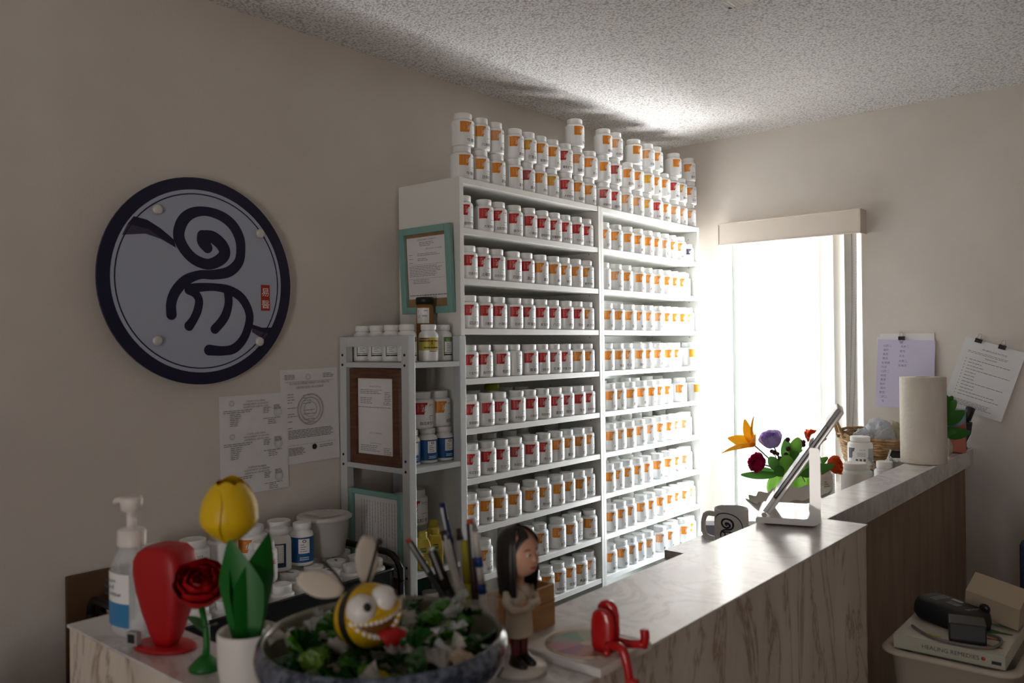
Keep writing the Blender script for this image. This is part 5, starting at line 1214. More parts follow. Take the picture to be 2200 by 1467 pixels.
# red seated phone holder
m_rg = M('glossy_red', (0.50, 0.006, 0.008), 0.25, coat=0.5)
rf = thing('phone_holder', 'glossy red seated toy phone holder with legs over the counter edge', 'toy', (1.452, 0.905, ZC + 0.0122), math.radians(8))
for k, (dy, h) in enumerate(((0.010, 0.062), (-0.006, 0.055))):
    rings = [[(x * 0.5 + 0.0, y + dy, z) for x, y, z in circ(0, 0, a * 2 * 0.5, 0.0065, z, 20)] for a, z in ((0.026, 0.0), (0.031, 0.006), (0.034, 0.022), (0.033, h * 0.7), (0.028, h * 0.88), (0.018, h * 0.97), (0.008, h))]
    G().loft(rings, m_rg).obj('shell', rf)
def limb(pts, r, nm): G().tube(smooth_path(pts, 4), r, m_rg, 12).obj(nm, rf)
limb([(0.008, 0.012, 0.010), (0.030, 0.012, 0.0095), (0.050, 0.014, 0.012)], 0.0058, 'leg')
limb([(0.048, 0.014, 0.008), (0.051, 0.014, 0.020), (0.050, 0.014, 0.031)], 0.0060, 'foot')
limb([(0.008, -0.010, 0.010), (0.026, -0.012, 0.012), (0.034, -0.013, 0.004), (0.039, -0.013, -0.016), (0.040, -0.013, -0.026)], 0.0058, 'leg')
limb([(0.037, -0.013, -0.027), (0.046, -0.013, -0.029), (0.052, -0.013, -0.030)], 0.0060, 'foot')
limb([(0.010, -0.014, 0.012), (0.013, -0.020, 0.006), (0.012, -0.022, 0.0040)], 0.0040, 'arm')
G().ball((0.013, -0.022, 0.0052), 0.0050, m_rg, 12, 8).obj('hand', rf)
limb([(-0.002, 0.020, 0.012), (-0.004, 0.026, 0.006), (-0.004, 0.027, 0.004)], 0.0040, 'arm')
# ---------------------------------------------------------------- tablet stand at the counter's end
m_gw = M('glossy_white', (0.80, 0.78, 0.74), 0.08, coat=0.6); m_tabb = M('tablet_black', (0.012, 0.012, 0.014), 0.2); m_tabg = M('tablet_grey', (0.30, 0.29, 0.29), 0.35)
ts = thing('tablet_stand', 'glossy white L shaped stand with a slanted tablet at the counter end', 'stand', (1.275, 1.787, ZC), math.radians(19))
BW, BD = 0.139, 0.19
G().prism(rrect(0.02, 0.02, BW - 0.02, BD - 0.02, 0.02), 0.0, 0.0045, m_black).obj('rubber_feet', ts)
prof = [(0.0, 0.004), (BW - 0.018, 0.004)] + [(BW - 0.018 + 0.018 * math.sin(a), 0.022 - 0.018 * math.cos(a)) for a in (0.4, 0.8, 1.2)] + [(BW, 0.022), (BW, 0.170), (BW - 0.005, 0.178), (BW - 0.020, 0.178), (BW - 0.023, 0.174), (BW - 0.023, 0.030)] + [(BW - 0.035 + 0.012 * math.cos(a), 0.030 - 0.012 * math.sin(a)) for a in (0.5, 1.0, PI / 2)] + [(0.004, 0.018), (0.0, 0.014)]
XZ = Matrix(((1, 0, 0, 0), (0, 0, 1, 0), (0, 1, 0, 0), (0, 0, 0, 1)))      # (x, z, y)
g = G(); n_ = len(prof); yy = [(0.0, 0.006), (0.006, 0.0), (BD - 0.006, 0.0), (BD, 0.006)]
g.prism(prof, 0.0, BD, m_gw, XZ); g.obj('base', ts)
G().tube([(BW - 0.012, 0.01, 0.182), (BW - 0.012, 0.16, 0.182)], 0.012, m_gw, 14).obj('hinge', ts)
p0, p1 = Vector((0.022, 0, 0.026)), Vector((0.183, 0, 0.262)); dv = (p1 - p0).normalized(); nv = Vector((dv.z, 0, -dv.x)); L_ = (p1 - p0).length
TM = Matrix(((dv.x, 0, nv.x, p0.x), (0, 1, 0, 0.004), (dv.z, 0, nv.z, p0.z), (0, 0, 0, 1)))      # local x along the slant, z to the back
G().box((0.0, 0.0, 0.0), (L_, 0.16, 0.009), m_gw, TM, bev=0.003).obj('tablet_back', ts)
G().box((0.040, 0.0005, -0.009), (L_ - 0.045, 0.1595, 0.0), m_tabb, TM, bev=0.002).obj('tablet', ts)
G().box((L_ - 0.047, -0.001, -0.009), (L_, 0.161, 0.0005), m_tabg, TM, bev=0.002).obj('card_reader', ts)
G().box((0.0, -0.001, -0.009), (0.040, 0.161, 0.0005), m_gw, TM, bev=0.002).obj('lower_lip', ts)
G().ball((0.018, 0.004, 0.022), 0.006, m_gw, 10, 8).obj('corner_knob', ts)
# ---------------------------------------------------------------- desk: mug, box, shell dish, vase and flowers
ZD = 0.95 + EPS
mg = thing('mug', 'white mug printed with the navy emblem of the wall sign', 'mug', (1.107, 2.017, ZD), 0)
mr_ = 0.0435
G().lathe([(0.0, 0.0), (0.038, 0.0), (0.0425, 0.004), (mr_, 0.012), (mr_, 0.104), (0.0425, 0.106), (0.0405, 0.105), (0.0400, 0.012), (0.0, 0.008)], M('mug_white', (0.74, 0.73, 0.72), 0.25), 36, cap=False).obj('body', mg)
hp = [(-(mr_ - 0.002) * 1.0, 0, 0.088), (-0.062, 0, 0.088), (-0.071, 0, 0.074), (-0.072, 0, 0.050), (-0.064, 0, 0.028), (-(mr_ - 0.003), 0, 0.022)]
hp = smooth_path(hp, 5)
HR = R(math.radians(20))
G().tube(hp, 0.0068, M('mug_white'), 10, xf=HR).obj('handle', mg)
g = G(); ph = math.radians(-84)
def mwrap(pts, z, mat):                                   # flat sign drawing wrapped on the mug
    g2 = G(); 
    for s_ in pts: stroke(g2, s_, 0, mat, None)
    for fi, f in enumerate(g2.f):
        vs = []
        for i in f:
            x, y, _ = g2.v[i]; a = ph + x * 0.165 / mr_; r_ = mr_ + z
            vs.append((r_ * math.cos(a), r_ * math.sin(a), 0.054 + y * 0.165))
        g.add(vs, [list(range(len(vs)))], mat)
mwrap(STROKES[:], 0.0006, m_navy)
ringp = [((0.2735 * math.cos(2 * PI * k / 40)), 0.2735 * math.sin(2 * PI * k / 40), 0.016) for k in range(41)]
mwrap([ringp], 0.0005, m_navy)
g.obj('emblem', mg)
bx = thing('box', 'lavender grey box lying behind the mug on the desk ledge', 'box', (0.985, 2.10, ZD), math.radians(36))
G().box((0, 0, 0), (0.158, 0.055, 0.030), M('lavender_box', (0.42, 0.41, 0.50), 0.5), bev=0.001).obj('carton', bx)
g = G(); v, f, w = text('B', 0.022); g.add(v, f, m_navy, T(0.128, -0.0006, 0.005) @ R(PI / 2, 'X')); g.add([(0.10, -0.0005, 0.025), (0.155, -0.0005, 0.025), (0.155, -0.0005, 0.026), (0.10, -0.0005, 0.026)], [[0, 1, 2, 3]], m_navy); g.obj('lettering', bx)
sd = thing('shell_dish', 'white ruffled shell shaped dish beside the flower vase', 'dish', (1.085, 2.46, ZD + 0.001), math.radians(40))
def shell(rim, t):
    def fn(u, v):
        th = 2 * PI * u; q = v
        rip = 1 + 0.04 * math.cos(15 * th) * q ** 1.2
        r = (0.020 + 0.102 * q ** 0.8) * rip
        z = 0.004 + 0.066 * q ** 1.7 + 0.018 * q * math.cos(th) + 0.004 * math.cos(15 * th) * q ** 2 + t
        return (r * math.cos(th) * 1.02, r * math.sin(th) * 0.78, z)
    return fn
m_shell = M('shell_white', (0.74, 0.70, 0.64), 0.4)
g = G().grid(shell(1, 0.0), 150, 10, m_shell).grid(shell(1, 0.003), 150, 10, m_shell)
g.lathe([(0.0, -0.0008), (0.03, -0.0008), (0.026, 0.004), (0.021, 0.0065)], m_shell, 24, cap=False); g.obj('shell', sd)
VP = Vector((1.005, 2.665, ZD))
m_vase = M('green_vase_glass', (0.32, 0.62, 0.02), 0.12, alpha=0.72, coat=0.6)
b_ = m_vase.node_tree.nodes['Principled BSDF']
tr_ = m_vase.node_tree.nodes.new('ShaderNodeBsdfTranslucent'); tr_.inputs[0].default_value = (0.45, 0.95, 0.02, 1); mx_ = m_vase.node_tree.nodes.new('ShaderNodeMixShader'); mx_.inputs[0].default_value = 0.55
m_vase.node_tree.links.new(b_.outputs[0], mx_.inputs[1]); m_vase.node_tree.links.new(tr_.outputs[0], mx_.inputs[2]); m_vase.node_tree.links.new(mx_.outputs[0], m_vase.node_tree.nodes['Material Output'].inputs[0])
vs = thing('vase', 'round ribbed green glass vase of mixed flowers by the window', 'vase', VP)
def vase(u, v):
    th = 2 * PI * u + 0.9 * v; z = 0.118 * v
    r = 0.030 + 0.038 * math.sin(PI * min(1.0, 0.06 + 0.90 * v)) ** 0.8 if v < 0.86 else 0.0405 + 0.004 * (v - 0.86) / 0.14 * 2
    r *= 1 + 0.035 * math.cos(16 * th) * (1 if v < 0.86 else 0.3)
    return (r * math.cos(th), r * math.sin(th), z)
g = G().grid(vase, 128, 24, m_vase); g.add([vase(k / 32, 0) for k in range(32)], [list(range(32))[::-1]], m_vase); g.obj('body', vs)
tw = G().tube([(0.043 * math.cos(k * PI / 12), 0.043 * math.sin(k * PI / 12), 0.108) for k in range(24)], 0.0018, M('raffia', (0.42, 0.26, 0.10), 0.8), 6, closed=True)
tw.tube([(0.045, -0.01, 0.108), (0.055, -0.02, 0.098), (0.062, -0.018, 0.085)], 0.0018, M('raffia'), 6); tw.obj('raffia_tie', vs)
m_stem = M('stem_green', (0.05, 0.14, 0.03), 0.5); m_lf = translucent('flower_leaf', (0.09, 0.26, 0.05), 0.35); m_lf2 = translucent('bud_leaf', (0.17, 0.40, 0.06), 0.4)
tov = (CAM_POS - VP); tov.z = 0; tov.normalize(); rv = Vector((0, 0, 1)).cross(tov) ; rv = -rv if rv.dot(rt0) < 0 else rv
def vpos(s_, t_, z): p = rv * s_ + tov * t_; return Vector((p.x, p.y, z))            # sideways as seen from the room, towards the room, height
def flower(name, label, tip, cat='flower'):
    t = thing(name, label, cat, VP + Vector((0, 0, 0.0)), 0, 'flowers in the green vase')
    a = Vector((tip.x * 0.12, tip.y * 0.12, 0.012)); b = Vector((tip.x * 0.25, tip.y * 0.25, 0.11))
    G().tube(smooth_path([tuple(a), tuple(b), tuple(b.lerp(tip, 0.6) + Vector((0, 0, 0.004))), tuple(tip)], 4), 0.0022, m_stem, 6).obj('stem', t)
    return t
def aim(p, d): return T(*p) @ Vector(d).to_track_quat('Z', 'Y').to_matrix().to_4x4()
def facing(p, axis, normal):
    z_ = Vector(axis).normalized(); x_ = Vector(normal); x_ = (x_ - z_ * x_.dot(z_)).normalized(); y_ = z_.cross(x_)
    return Matrix(((x_.x, y_.x, z_.x, p[0]), (x_.y, y_.y, z_.y, p[1]), (x_.z, y_.z, z_.z, p[2]), (0, 0, 0, 1)))
m_lily = translucent('lily_orange', (0.95, 0.40, 0.01), 0.5)
tip = vpos(-0.105, 0.02, 0.195); t = flower('lily', 'orange lily with pointed petals at the left of the vase', tip)
for a, L, lean in ((0.2, 0.11, 1.0), (1.25, 0.105, 0.75), (2.3, 0.10, 0.85), (3.35, 0.115, 1.1), (4.4, 0.11, 0.9), (5.4, 0.10, 0.8)):
    G().grid(leaf_fn(L, 0.042, 0.5, 0.25, 0.9, 0.12), 6, 10, m_lily, aim(tip, rv * -0.75 + tov * 0.35 + Vector((0, 0, 0.65))) @ R(a) @ R(lean * 0.75, 'Y')).obj('petal', t)
def rosette(t, tip, d, mat, R0, n_layers, ruf, sd):
    X = aim(tip, d); k = 0
    for l_ in range(n_layers):
        r_ = R0 * (0.35 + 0.65 * l_ / max(1, n_layers - 1)); n_ = 3 + l_; top_ = 1.15 - 0.95 * l_ / max(1, n_layers - 1)
        for i in range(n_):
            k += 1
            G().grid(rose_petal(r_, 2 * PI * i / n_ + l_ * 0.7, 2 * PI / n_ * 1.4, top_, ruf, sd + k), 8, 6, mat, X @ T(0, 0, R0 * 0.8)).obj('petal', t)
m_lav = translucent('lisianthus_lavender', (0.62, 0.50, 0.85), 0.45); m_mag = translucent('carnation_magenta', (0.55, 0.015, 0.10), 0.45); m_or = translucent('carnation_orange', (0.90, 0.16, 0.05), 0.5)
tip = vpos(-0.048, 0.055, 0.205); t = flower('lisianthus', 'lavender ruffled flower right of the orange lily', tip); rosette(t, tip, rv * -0.2 + tov * 0.5 + Vector((0, 0, 0.8)), m_lav, 0.034, 4, 0.007, 3)
tip = vpos(-0.085, 0.06, 0.140); t = flower('carnation', 'deep magenta carnation low at the left of the vase', tip); rosette(t, tip, rv * -0.6 + tov * 0.7 + Vector((0, 0, 0.35)), m_mag, 0.029, 5, 0.010, 20)
tip = vpos(0.075, 0.02, 0.213); t = flower('carnation', 'coral orange carnation at the upper right behind the tablet', tip); rosette(t, tip, rv * 0.3 + tov * 0.4 + Vector((0, 0, 0.8)), m_or, 0.028, 5, 0.010, 40)
tip = vpos(0.128, 0.01, 0.135); t = flower('carnation', 'coral orange carnation low at the right behind the stand', tip); rosette(t, tip, rv * 0.8 + tov * 0.4 + Vector((0, 0, 0.3)), m_or, 0.028, 5, 0.010, 60)
for nm, lab, s_, t_, z, n_ in (('berry_sprig', 'sprig of small maroon berries right of the lavender flower', 0.02, 0.02, 0.205, 9), ('berry_sprig', 'sprig of dark berries under the upper coral carnation', 0.065, 0.03, 0.165, 10), ('berry_sprig', 'sprig of dark berries behind the magenta carnation', -0.03, 0.02, 0.16, 8)):
    tip = vpos(s_, t_, z); t = flower(nm, lab, tip, 'berries'); r8 = random.Random(int(1000 * s_) + 50)
    for k in range(n_):
        p = tip + rv * r8.uniform(-0.028, 0.028) + tov * r8.uniform(-0.02, 0.02) + Vector((0, 0, r8.uniform(-0.025, 0.02)))
        G().ball(p, r8.uniform(0.005, 0.0085), M('berry_maroon', (0.09, 0.012, 0.03), 0.5), 10, 8).obj('berry', t)
        G().tube([tip - Vector((0, 0, 0.03)), p], 0.0009, m_stem, 5).obj('twig', t)
t = thing('foliage_spray', 'green leaves and buds in the middle of the vase', 'leaves', VP, 0, 'flowers in the green vase')
for s_, t_, z, L, w, d, mt in ((-0.005, 0.06, 0.115, 0.062, 0.036, (0.0, 0.25, 1.0), m_lf2), (0.010, 0.045, 0.125, 0.060, 0.034, (0.25, 0.1, 1.0), m_lf), (0.012, 0.03, 0.165, 0.060, 0.030, (0.35, 0.0, 1.0), m_lf2), (-0.018, 0.065, 0.105, 0.045, 0.026, (-0.5, 0.4, 0.8), m_lf), (0.012, 0.07, 0.10, 0.040, 0.026, (0.2, 0.5, 0.8), m_lf2),
    (-0.03, 0.05, 0.108, 0.12, 0.020, (-1.0, 0.35, -0.05), m_lf), (-0.03, 0.03, 0.11, 0.09, 0.016, (-1.0, 0.2, 0.15), m_lf), (0.035, 0.05, 0.108, 0.11, 0.026, (1.0, 0.3, 0.35), m_lf), (0.035, 0.02, 0.112, 0.09, 0.024, (1.0, 0.0, 0.55), m_lf), (-0.025, 0.04, 0.12, 0.06, 0.028, (-0.6, 0.3, 0.7), m_lf), (0.03, 0.04, 0.13, 0.055, 0.03, (0.5, 0.3, 0.9), m_lf), (0.0, 0.02, 0.14, 0.07, 0.03, (-0.1, -0.2, 1.0), m_lf)):
    p = vpos(s_, t_, z); dd_ = rv * d[0] + tov * d[1] + Vector((0, 0, d[2]))
    G().grid(leaf_fn(L * 1.2, w * 1.35, 0.6, 0.3, 0.8, 0.12), 6, 10, mt, facing(p, dd_, tov + Vector((0, 0, 0.3)))).obj('leaf', t)
    G().tube([vpos(s_ * 0.4, t_ * 0.4, 0.02), vpos(s_ * 0.7, t_ * 0.6, 0.09), p], 0.0016, m_stem, 6).obj('stem', t)

# jars behind the bar
def back_lab(g):
    rect(g, -0.075, 0.055, 0.010, 0.072, m_label, BR + 0.0004, 16); rect(g, -0.052, -0.036, 0.046, 0.068, m_org, BR + 0.0007, 4)
    v, f, w = text('1077', 0.0085); wrap(g, v, f, m_black_txt, BR + 0.0008, -0.028, 0.060)
    for k in range(9): rect(g, 0.006, 0.014 + 0.004 * (k % 3), 0.064 - 0.006 * k, 0.0655 - 0.006 * k, m_grey_txt, BR + 0.0008, 2)
    rect(g, -0.020, -0.004, 0.022, 0.030, m_black_txt, BR + 0.0008, 3)
def grey_lab(g):
    mgl = M('grey_label', (0.13, 0.12, 0.14), 0.5)
    rect(g, -0.055, 0.055, 0.012, 0.068, m_label, BR + 0.0004, 16); rect(g, -0.036, -0.014, 0.028, 0.066, mgl, BR + 0.0007, 5, s1b=-0.024)
    v, f, w = text('6115', 0.008); wrap(g, v, f, m_grey_txt, BR + 0.0008, -0.002, 0.056)
    for k in range(3): rect(g, -0.008, 0.014, 0.047 - 0.005 * k, 0.0485 - 0.005 * k, m_grey_txt, BR + 0.0008, 3)
    for k in range(3): rect(g, -0.012 + 0.010 * k, -0.006 + 0.010 * k, 0.018, 0.026, mgl, BR + 0.0008, 2)
    rect(g, 0.022, 0.048, 0.020, 0.064, M('pale_grey_label', (0.42, 0.41, 0.43), 0.5), BR + 0.0007, 5)
CD = lambda x, y: camdir(x, y)
for lab, x, y, z, fn, off, s_ in (('white jar marked 1077 between the vase and the tablet stand', 1.075, 2.755, ZD, back_lab, 0.15, (1.25, 1.25, 1.20)),
        ('wide plain white jar behind the bar, nearest the tablet stand', 1.150, 2.880, ZD, None, 0, (1.40, 1.40, 1.20)),
        ('smaller plain white bottle behind the bar, right of the wide jar', 1.215, 2.985, ZD, None, 0, (1.0, 1.0, 1.18)),
        ('white jar with grey label, on top of another jar before the basket', 1.112, 3.06, ZD + BH * 0.9 + EPS, grey_lab, 0.0, (1.28, 1.28, 0.96)),
        ('white jar underneath the grey labelled jar before the basket', 1.112, 3.06, ZD, grey_lab, 0.3, (1.22, 1.22, 0.9)),
        ('white jar half hidden behind the wide plain jar', 1.045, 2.885, ZD, back_lab, 0.9, (1.0, 1.0, 1.1))):
    bot(lab, x, y, z, fn, CD(x, y) + off, s_, 'jars on the desk behind the bar')
# basket
BKP = Vector((1.085, 3.362, ZD))
bk = thing('wicker_basket', 'round woven wicker basket with a looped handle before the window', 'basket', BKP)
m_wick = noise_mix(M('wicker', rough=0.65), (0.30, 0.17, 0.07), (0.46, 0.29, 0.14), 45, 4, bump=0.3, bscale=200)
g = G()
for k in range(17):
    z = 0.008 + 0.0105 * k; r_ = 0.100 + 0.044 * (z / 0.18) ** 1.1; zr = 0.012 * (k / 16) ** 3
    n_ = 96
    g.tube([((r_ + 0.0036 * math.sin(14 * 2 * PI * i / n_ + PI * (k % 2))) * math.cos(2 * PI * i / n_), (r_ + 0.0036 * math.sin(14 * 2 * PI * i / n_ + PI * (k % 2))) * math.sin(2 * PI * i / n_), z + zr * math.cos(2 * PI * i / n_ - 2.6) + 0.001 * math.sin(28 * 2 * PI * i / n_)) for i in range(n_)], 0.0062, m_wick, 6, closed=True)
o = g.obj('weave', bk); o['kind'] = 'stuff'
G().lathe([(0.0, 0.001), (0.1, 0.001), (0.1, 0.006), (0.0, 0.006)], m_wick, 24, cap=False).obj('bottom', bk)
ha = Vector((-rt0.x, -rt0.y, 0)) * 0.142
hpts = [ha + Vector((-rt0.y * s_, rt0.x * s_, 0)) * 1.0 + Vector((-rt0.x, -rt0.y, 0)) * (0.030 * math.sin(PI * q)) + Vector((0, 0, 0.165 + 0.082 * math.sin(PI * q))) for q, s_ in [(k / 14, -0.028 + 0.056 * k / 14) for k in range(15)]]
G().tube(hpts, 0.0065, m_wick, 8).obj('handle', bk)
ha2 = -ha
G().tube([ha2 + Vector((-rt0.y * s_, rt0.x * s_, 0)) - Vector((-rt0.x, -rt0.y, 0)) * (0.03 * math.sin(PI * q)) + Vector((0, 0, 0.165 + 0.06 * math.sin(PI * q))) for q, s_ in [(k / 14, -0.028 + 0.056 * k / 14) for k in range(15)]], 0.0065, m_wick, 8).obj('handle', bk)
m_bagc = translucent('crumpled_clear_bag', (0.70, 0.73, 0.78), 0.35)
def puff(cx, cy, rx_, ry_, rz, sd, z0):
    def fn(u, v):
        th = 2 * PI * u; ph_ = PI / 2 * v
        d = Vector((math.cos(th) * math.cos(ph_), math.sin(th) * math.cos(ph_), math.sin(ph_)))
        k = 1 + 0.22 * noise.noise(d * 2.3 + Vector((sd, 0, 0))) + 0.14 * noise.noise(d * 6 + Vector((0, sd, 0)))
        return (cx + d.x * rx_ * k, cy + d.y * ry_ * k, z0 + d.z * rz * k)
    return fn
for lab, a_, b_2, rx_, rz, sd, mt in (('crumpled clear plastic bag puffed up in the wicker basket', 0.0, 0.0, 0.058, 0.078, 3, m_bagc), ('white crumpled wrapping at the basket\'s left edge', -0.066, 0.015, 0.036, 0.045, 8, m_bagc), ('pale yellow plastic packet at the basket\'s right side', 0.066, -0.005, 0.038, 0.066, 12, translucent('pale_packet', (0.62, 0.58, 0.44), 0.3))):
    p = BKP + rt0 * a_ - Vector((fw.x, fw.y, 0)) * b_2
    t = thing('plastic_bag', lab, 'bag', (p.x, p.y, ZD + 0.006)); G().grid(puff(0, 0, rx_, rx_ * 0.8, rz, sd, 0.150), 40, 16, mt, smooth=False).grid(lambda u, v, r=rx_: (r * 0.9 * math.cos(2 * PI * u) * (0.4 + 0.6 * v), r * 0.7 * math.sin(2 * PI * u) * (0.4 + 0.6 * v), 0.001 + 0.155 * v), 24, 4, mt).obj('film', t)
# phone, white charger, cups, foil behind the bar
ph_ = thing('phone', 'black smartphone with silver edge leaning behind the bar by the basket', 'phone', (1.168, 3.150, ZD), math.radians(20)); ph_.rotation_euler = (math.radians(-8), math.radians(16), math.radians(-24))
G().box((-0.005, -0.038, 0.0), (0.005, 0.038, 0.152), m_tabb, bev=0.003).obj('body', ph_); G().box((-0.0035, -0.0395, 0.0), (0.0035, -0.038, 0.152), m_chrome, bev=0.0004).obj('edge', ph_)
wc = thing('charger', 'slim white upright charger beside the paper towel roll', 'charger', (1.243, 3.192, ZD), math.radians(-40)); G().box((-0.018, -0.005, 0.03), (0.018, 0.005, 0.160), m_gw, bev=0.004).obj('panel', wc); G().box((-0.024, -0.02, 0), (0.024, 0.02, 0.03), m_gw, bev=0.004).obj('foot', wc)
for i, (x, y, s_) in enumerate(((1.236, 3.075, 1.0),)):
    t = thing('white_cup', 'white shallow cup just behind the bar beside the paper towel roll', 'cup', (x, y, ZD)); G().lathe([(0.0, 0), (0.022, 0), (0.030, 0.09), (0.036, 0.122), (0.034, 0.123), (0.027, 0.09), (0.0, 0.01)], m_plastic, 24, cap=False).obj('body', t)
sc_ = thing('scoop', 'dark metal scoop sticking out of a jar behind the bar', 'scoop', (1.172, 3.035, ZD), CD(1.17, 3.03)); G().tube([(0, 0.0, 0.0), (0.0, -0.004, 0.10), (0, -0.024, 0.128)], 0.0045, m_tabg, 8).obj('handle', sc_)
def foilf(u, v): return (-0.022 + 0.044 * u, -0.012 + 0.024 * v + 0.006 * noise.noise(Vector((u * 5, v * 5, 2))), 0.128 + 0.016 * noise.noise(Vector((u * 4, v * 4, 7))) - 0.012 * abs(u - 0.5))
fo = thing('foil_packet', 'crumpled silver foil packet right of the small white bottle', 'packet', (1.225, 3.030, ZD), CD(1.2, 3.05) + 1.2); G().grid(foilf, 10, 10, m_chrome, smooth=False).obj('foil', fo); G().box((-0.008, -0.008, 0), (0.008, 0.008, 0.122), m_paper).obj('sleeve', fo)
# paper towel roll
pt = thing('paper_towel_roll', 'upright white paper towel roll standing on the bar', 'paper towel', (1.326, 3.040, ZC))
m_tow = noise_mix(M('paper_towel', rough=0.95, spec=0.1), (0.72, 0.66, 0.58), (0.76, 0.70, 0.62), 30, 2, (1, 1, 0.3), bump=0.6, bscale=70)
G().lathe([(0.022, 0.0), (0.0715, 0.0), (0.0722, 0.002), (0.0722, 0.288), (0.0712, 0.290), (0.022, 0.290)], m_tow, 48, cap=False).obj('roll', pt)
G().lathe([(0.0222, 0.0), (0.0222, 0.2905), (0.0205, 0.2905), (0.0205, 0.0)], m_card, 24, cap=False).obj('core', pt)
# glass vase of basil, carton, mortar
gv = thing('glass_vase', 'small round clear glass vase of water at the bar\'s far end', 'vase', (1.336, 3.262, ZC))
G().lathe([(0.0, 0.002), (0.020, 0.0), (0.031, 0.012), (0.034, 0.028), (0.031, 0.046), (0.022, 0.060), (0.021, 0.070), (0.023, 0.074)], m_acr, 28, cap=False).obj('glass', gv)
G().lathe([(0.0, 0.004), (0.019, 0.003), (0.029, 0.013), (0.032, 0.028), (0.031, 0.036), (0.0, 0.036)], M('vase_water', (0.55, 0.48, 0.22), 0.05, alpha=0.35), 28, cap=False).obj('water', gv)
ba = thing('basil_cutting', 'leafy green cutting with big glossy leaves standing in the glass vase', 'plant', (1.336, 3.262, ZC + 0.004))
m_bas = translucent('basil_leaf', (0.025, 0.11, 0.012), 0.15)
for dx, dy in ((0, 0), (0.006, -0.004), (-0.004, 0.006)):
    G().tube([(dx * 2, dy * 2, 0.002), (dx, dy, 0.06), (dx * 2.5, dy * 2.5, 0.13), (dx * 3, dy * 3, 0.165)], 0.0022, m_stem, 6).obj('stem', ba)
tcb = Vector((CAM_POS.x - 1.336, CAM_POS.y - 3.262, 0)).normalized()
for k, (s_, u_, t_, z, L) in enumerate(((1.0, -0.15, 0.3, 0.080, 0.085), (1.0, 0.35, 0.2, 0.115, 0.080), (0.8, 0.55, 0.3, 0.150, 0.065), (-1.0, 0.1, 0.3, 0.100, 0.075), (-0.8, 0.5, 0.2, 0.140, 0.065), (0.9, 0.1, -0.5, 0.130, 0.07), (0.4, 0.9, 0.2, 0.165, 0.055), (-0.5, -0.2, 0.9, 0.110, 0.06), (0.6, -0.4, 0.8, 0.095, 0.07), (0.9, 0.7, 0.0, 0.172, 0.05))):
    G().grid(leaf_fn(L, L * 0.60, 0.7, 0.3, 0.7, 0.12), 8, 10, m_bas, facing((0.003 * s_, 0, z), rt0 * s_ + tcb * t_ + Vector((0, 0, u_)), tcb + Vector((0, 0, 0.7)))).obj('leaf', ba)
sp_ = thing('plastic_sleeve', 'clear pointed plastic sleeve standing behind the basil cutting', 'sleeve', (1.303, 3.338, ZC), 0.5)
G().loft([circ(0, 0, 0.012, 0.010, 0.001, 14), circ(0, 0, 0.026, 0.018, 0.06, 14), circ(0, 0, 0.042, 0.020, 0.15, 14), [(x, y, z + 0.035 * (1 - abs(x) / 0.042)) for x, y, z in circ(0, 0, 0.042, 0.012, 0.185, 14)]], translucent('sleeve_film', (0.55, 0.58, 0.52), 0.4), cap=False).obj('film', sp_)
ca = thing('drink_carton', 'coral and grey blue drink carton at the far end of the bar', 'carton', (1.360, 3.385, ZC), math.radians(8))
m_cor = M('coral_print', (0.36, 0.07, 0.035), 0.45); m_gb = M('grey_blue_print', (0.12, 0.20, 0.26), 0.45)
G().box((-0.026, -0.026, 0), (0.026, 0.026, 0.158), m_gb, bev=0.001).obj('box', ca)
def hill(ax, s_):
    def fn(u, v):
        x = -0.0262 + 0.0524 * u; z = 0.001 + v * (0.088 + 0.026 * (u if s_ > 0 else 1 - u) ** 2)
        return (x, -0.0264, z) if ax == 0 else (-0.0264 if s_ < 0 else 0.0264, x, z)
    return fn
g = G().grid(hill(0, 1), 10, 2, m_cor).grid(hill(1, 1), 10, 2, m_cor).grid(hill(1, -1), 10, 2, m_cor)
v, f, w = text('TEA', 0.02); g.add(v, f, m_label, T(-0.02, -0.0267, 0.115) @ R(PI / 2, 'X')) if False else None
g.obj('coral_print', ca)
mo = thing('mortar', 'dark grey stone mortar at the wall end of the bar', 'mortar', (1.345, 3.478, ZC))
m_stone = noise_mix(M('dark_stone', rough=0.6), (0.022, 0.022, 0.024), (0.04, 0.04, 0.042), 60, 4)
G().lathe([(0.0, 0.0), (0.026, 0.0), (0.028, 0.006), (0.022, 0.018), (0.026, 0.030), (0.040, 0.060), (0.045, 0.098), (0.044, 0.104), (0.039, 0.104), (0.034, 0.064), (0.0, 0.040)], m_stone, 32, cap=False).obj('bowl', mo)
pe = thing('pestle', 'black pestle leaning in the stone mortar', 'pestle', (1.345, 3.478, ZC + 0.046)); dvec = (rt0 * 0.42 + Vector((0, 0, 1))).normalized(); pe.rotation_mode = 'QUATERNION'; pe.rotation_quaternion = dvec.to_track_quat('Z', 'Y')
G().lathe([(0.006, 0.0), (0.011, 0.004), (0.010, 0.03), (0.012, 0.07), (0.0165, 0.072), (0.0165, 0.118), (0.014, 0.121)], m_black, 20).obj('body', pe)

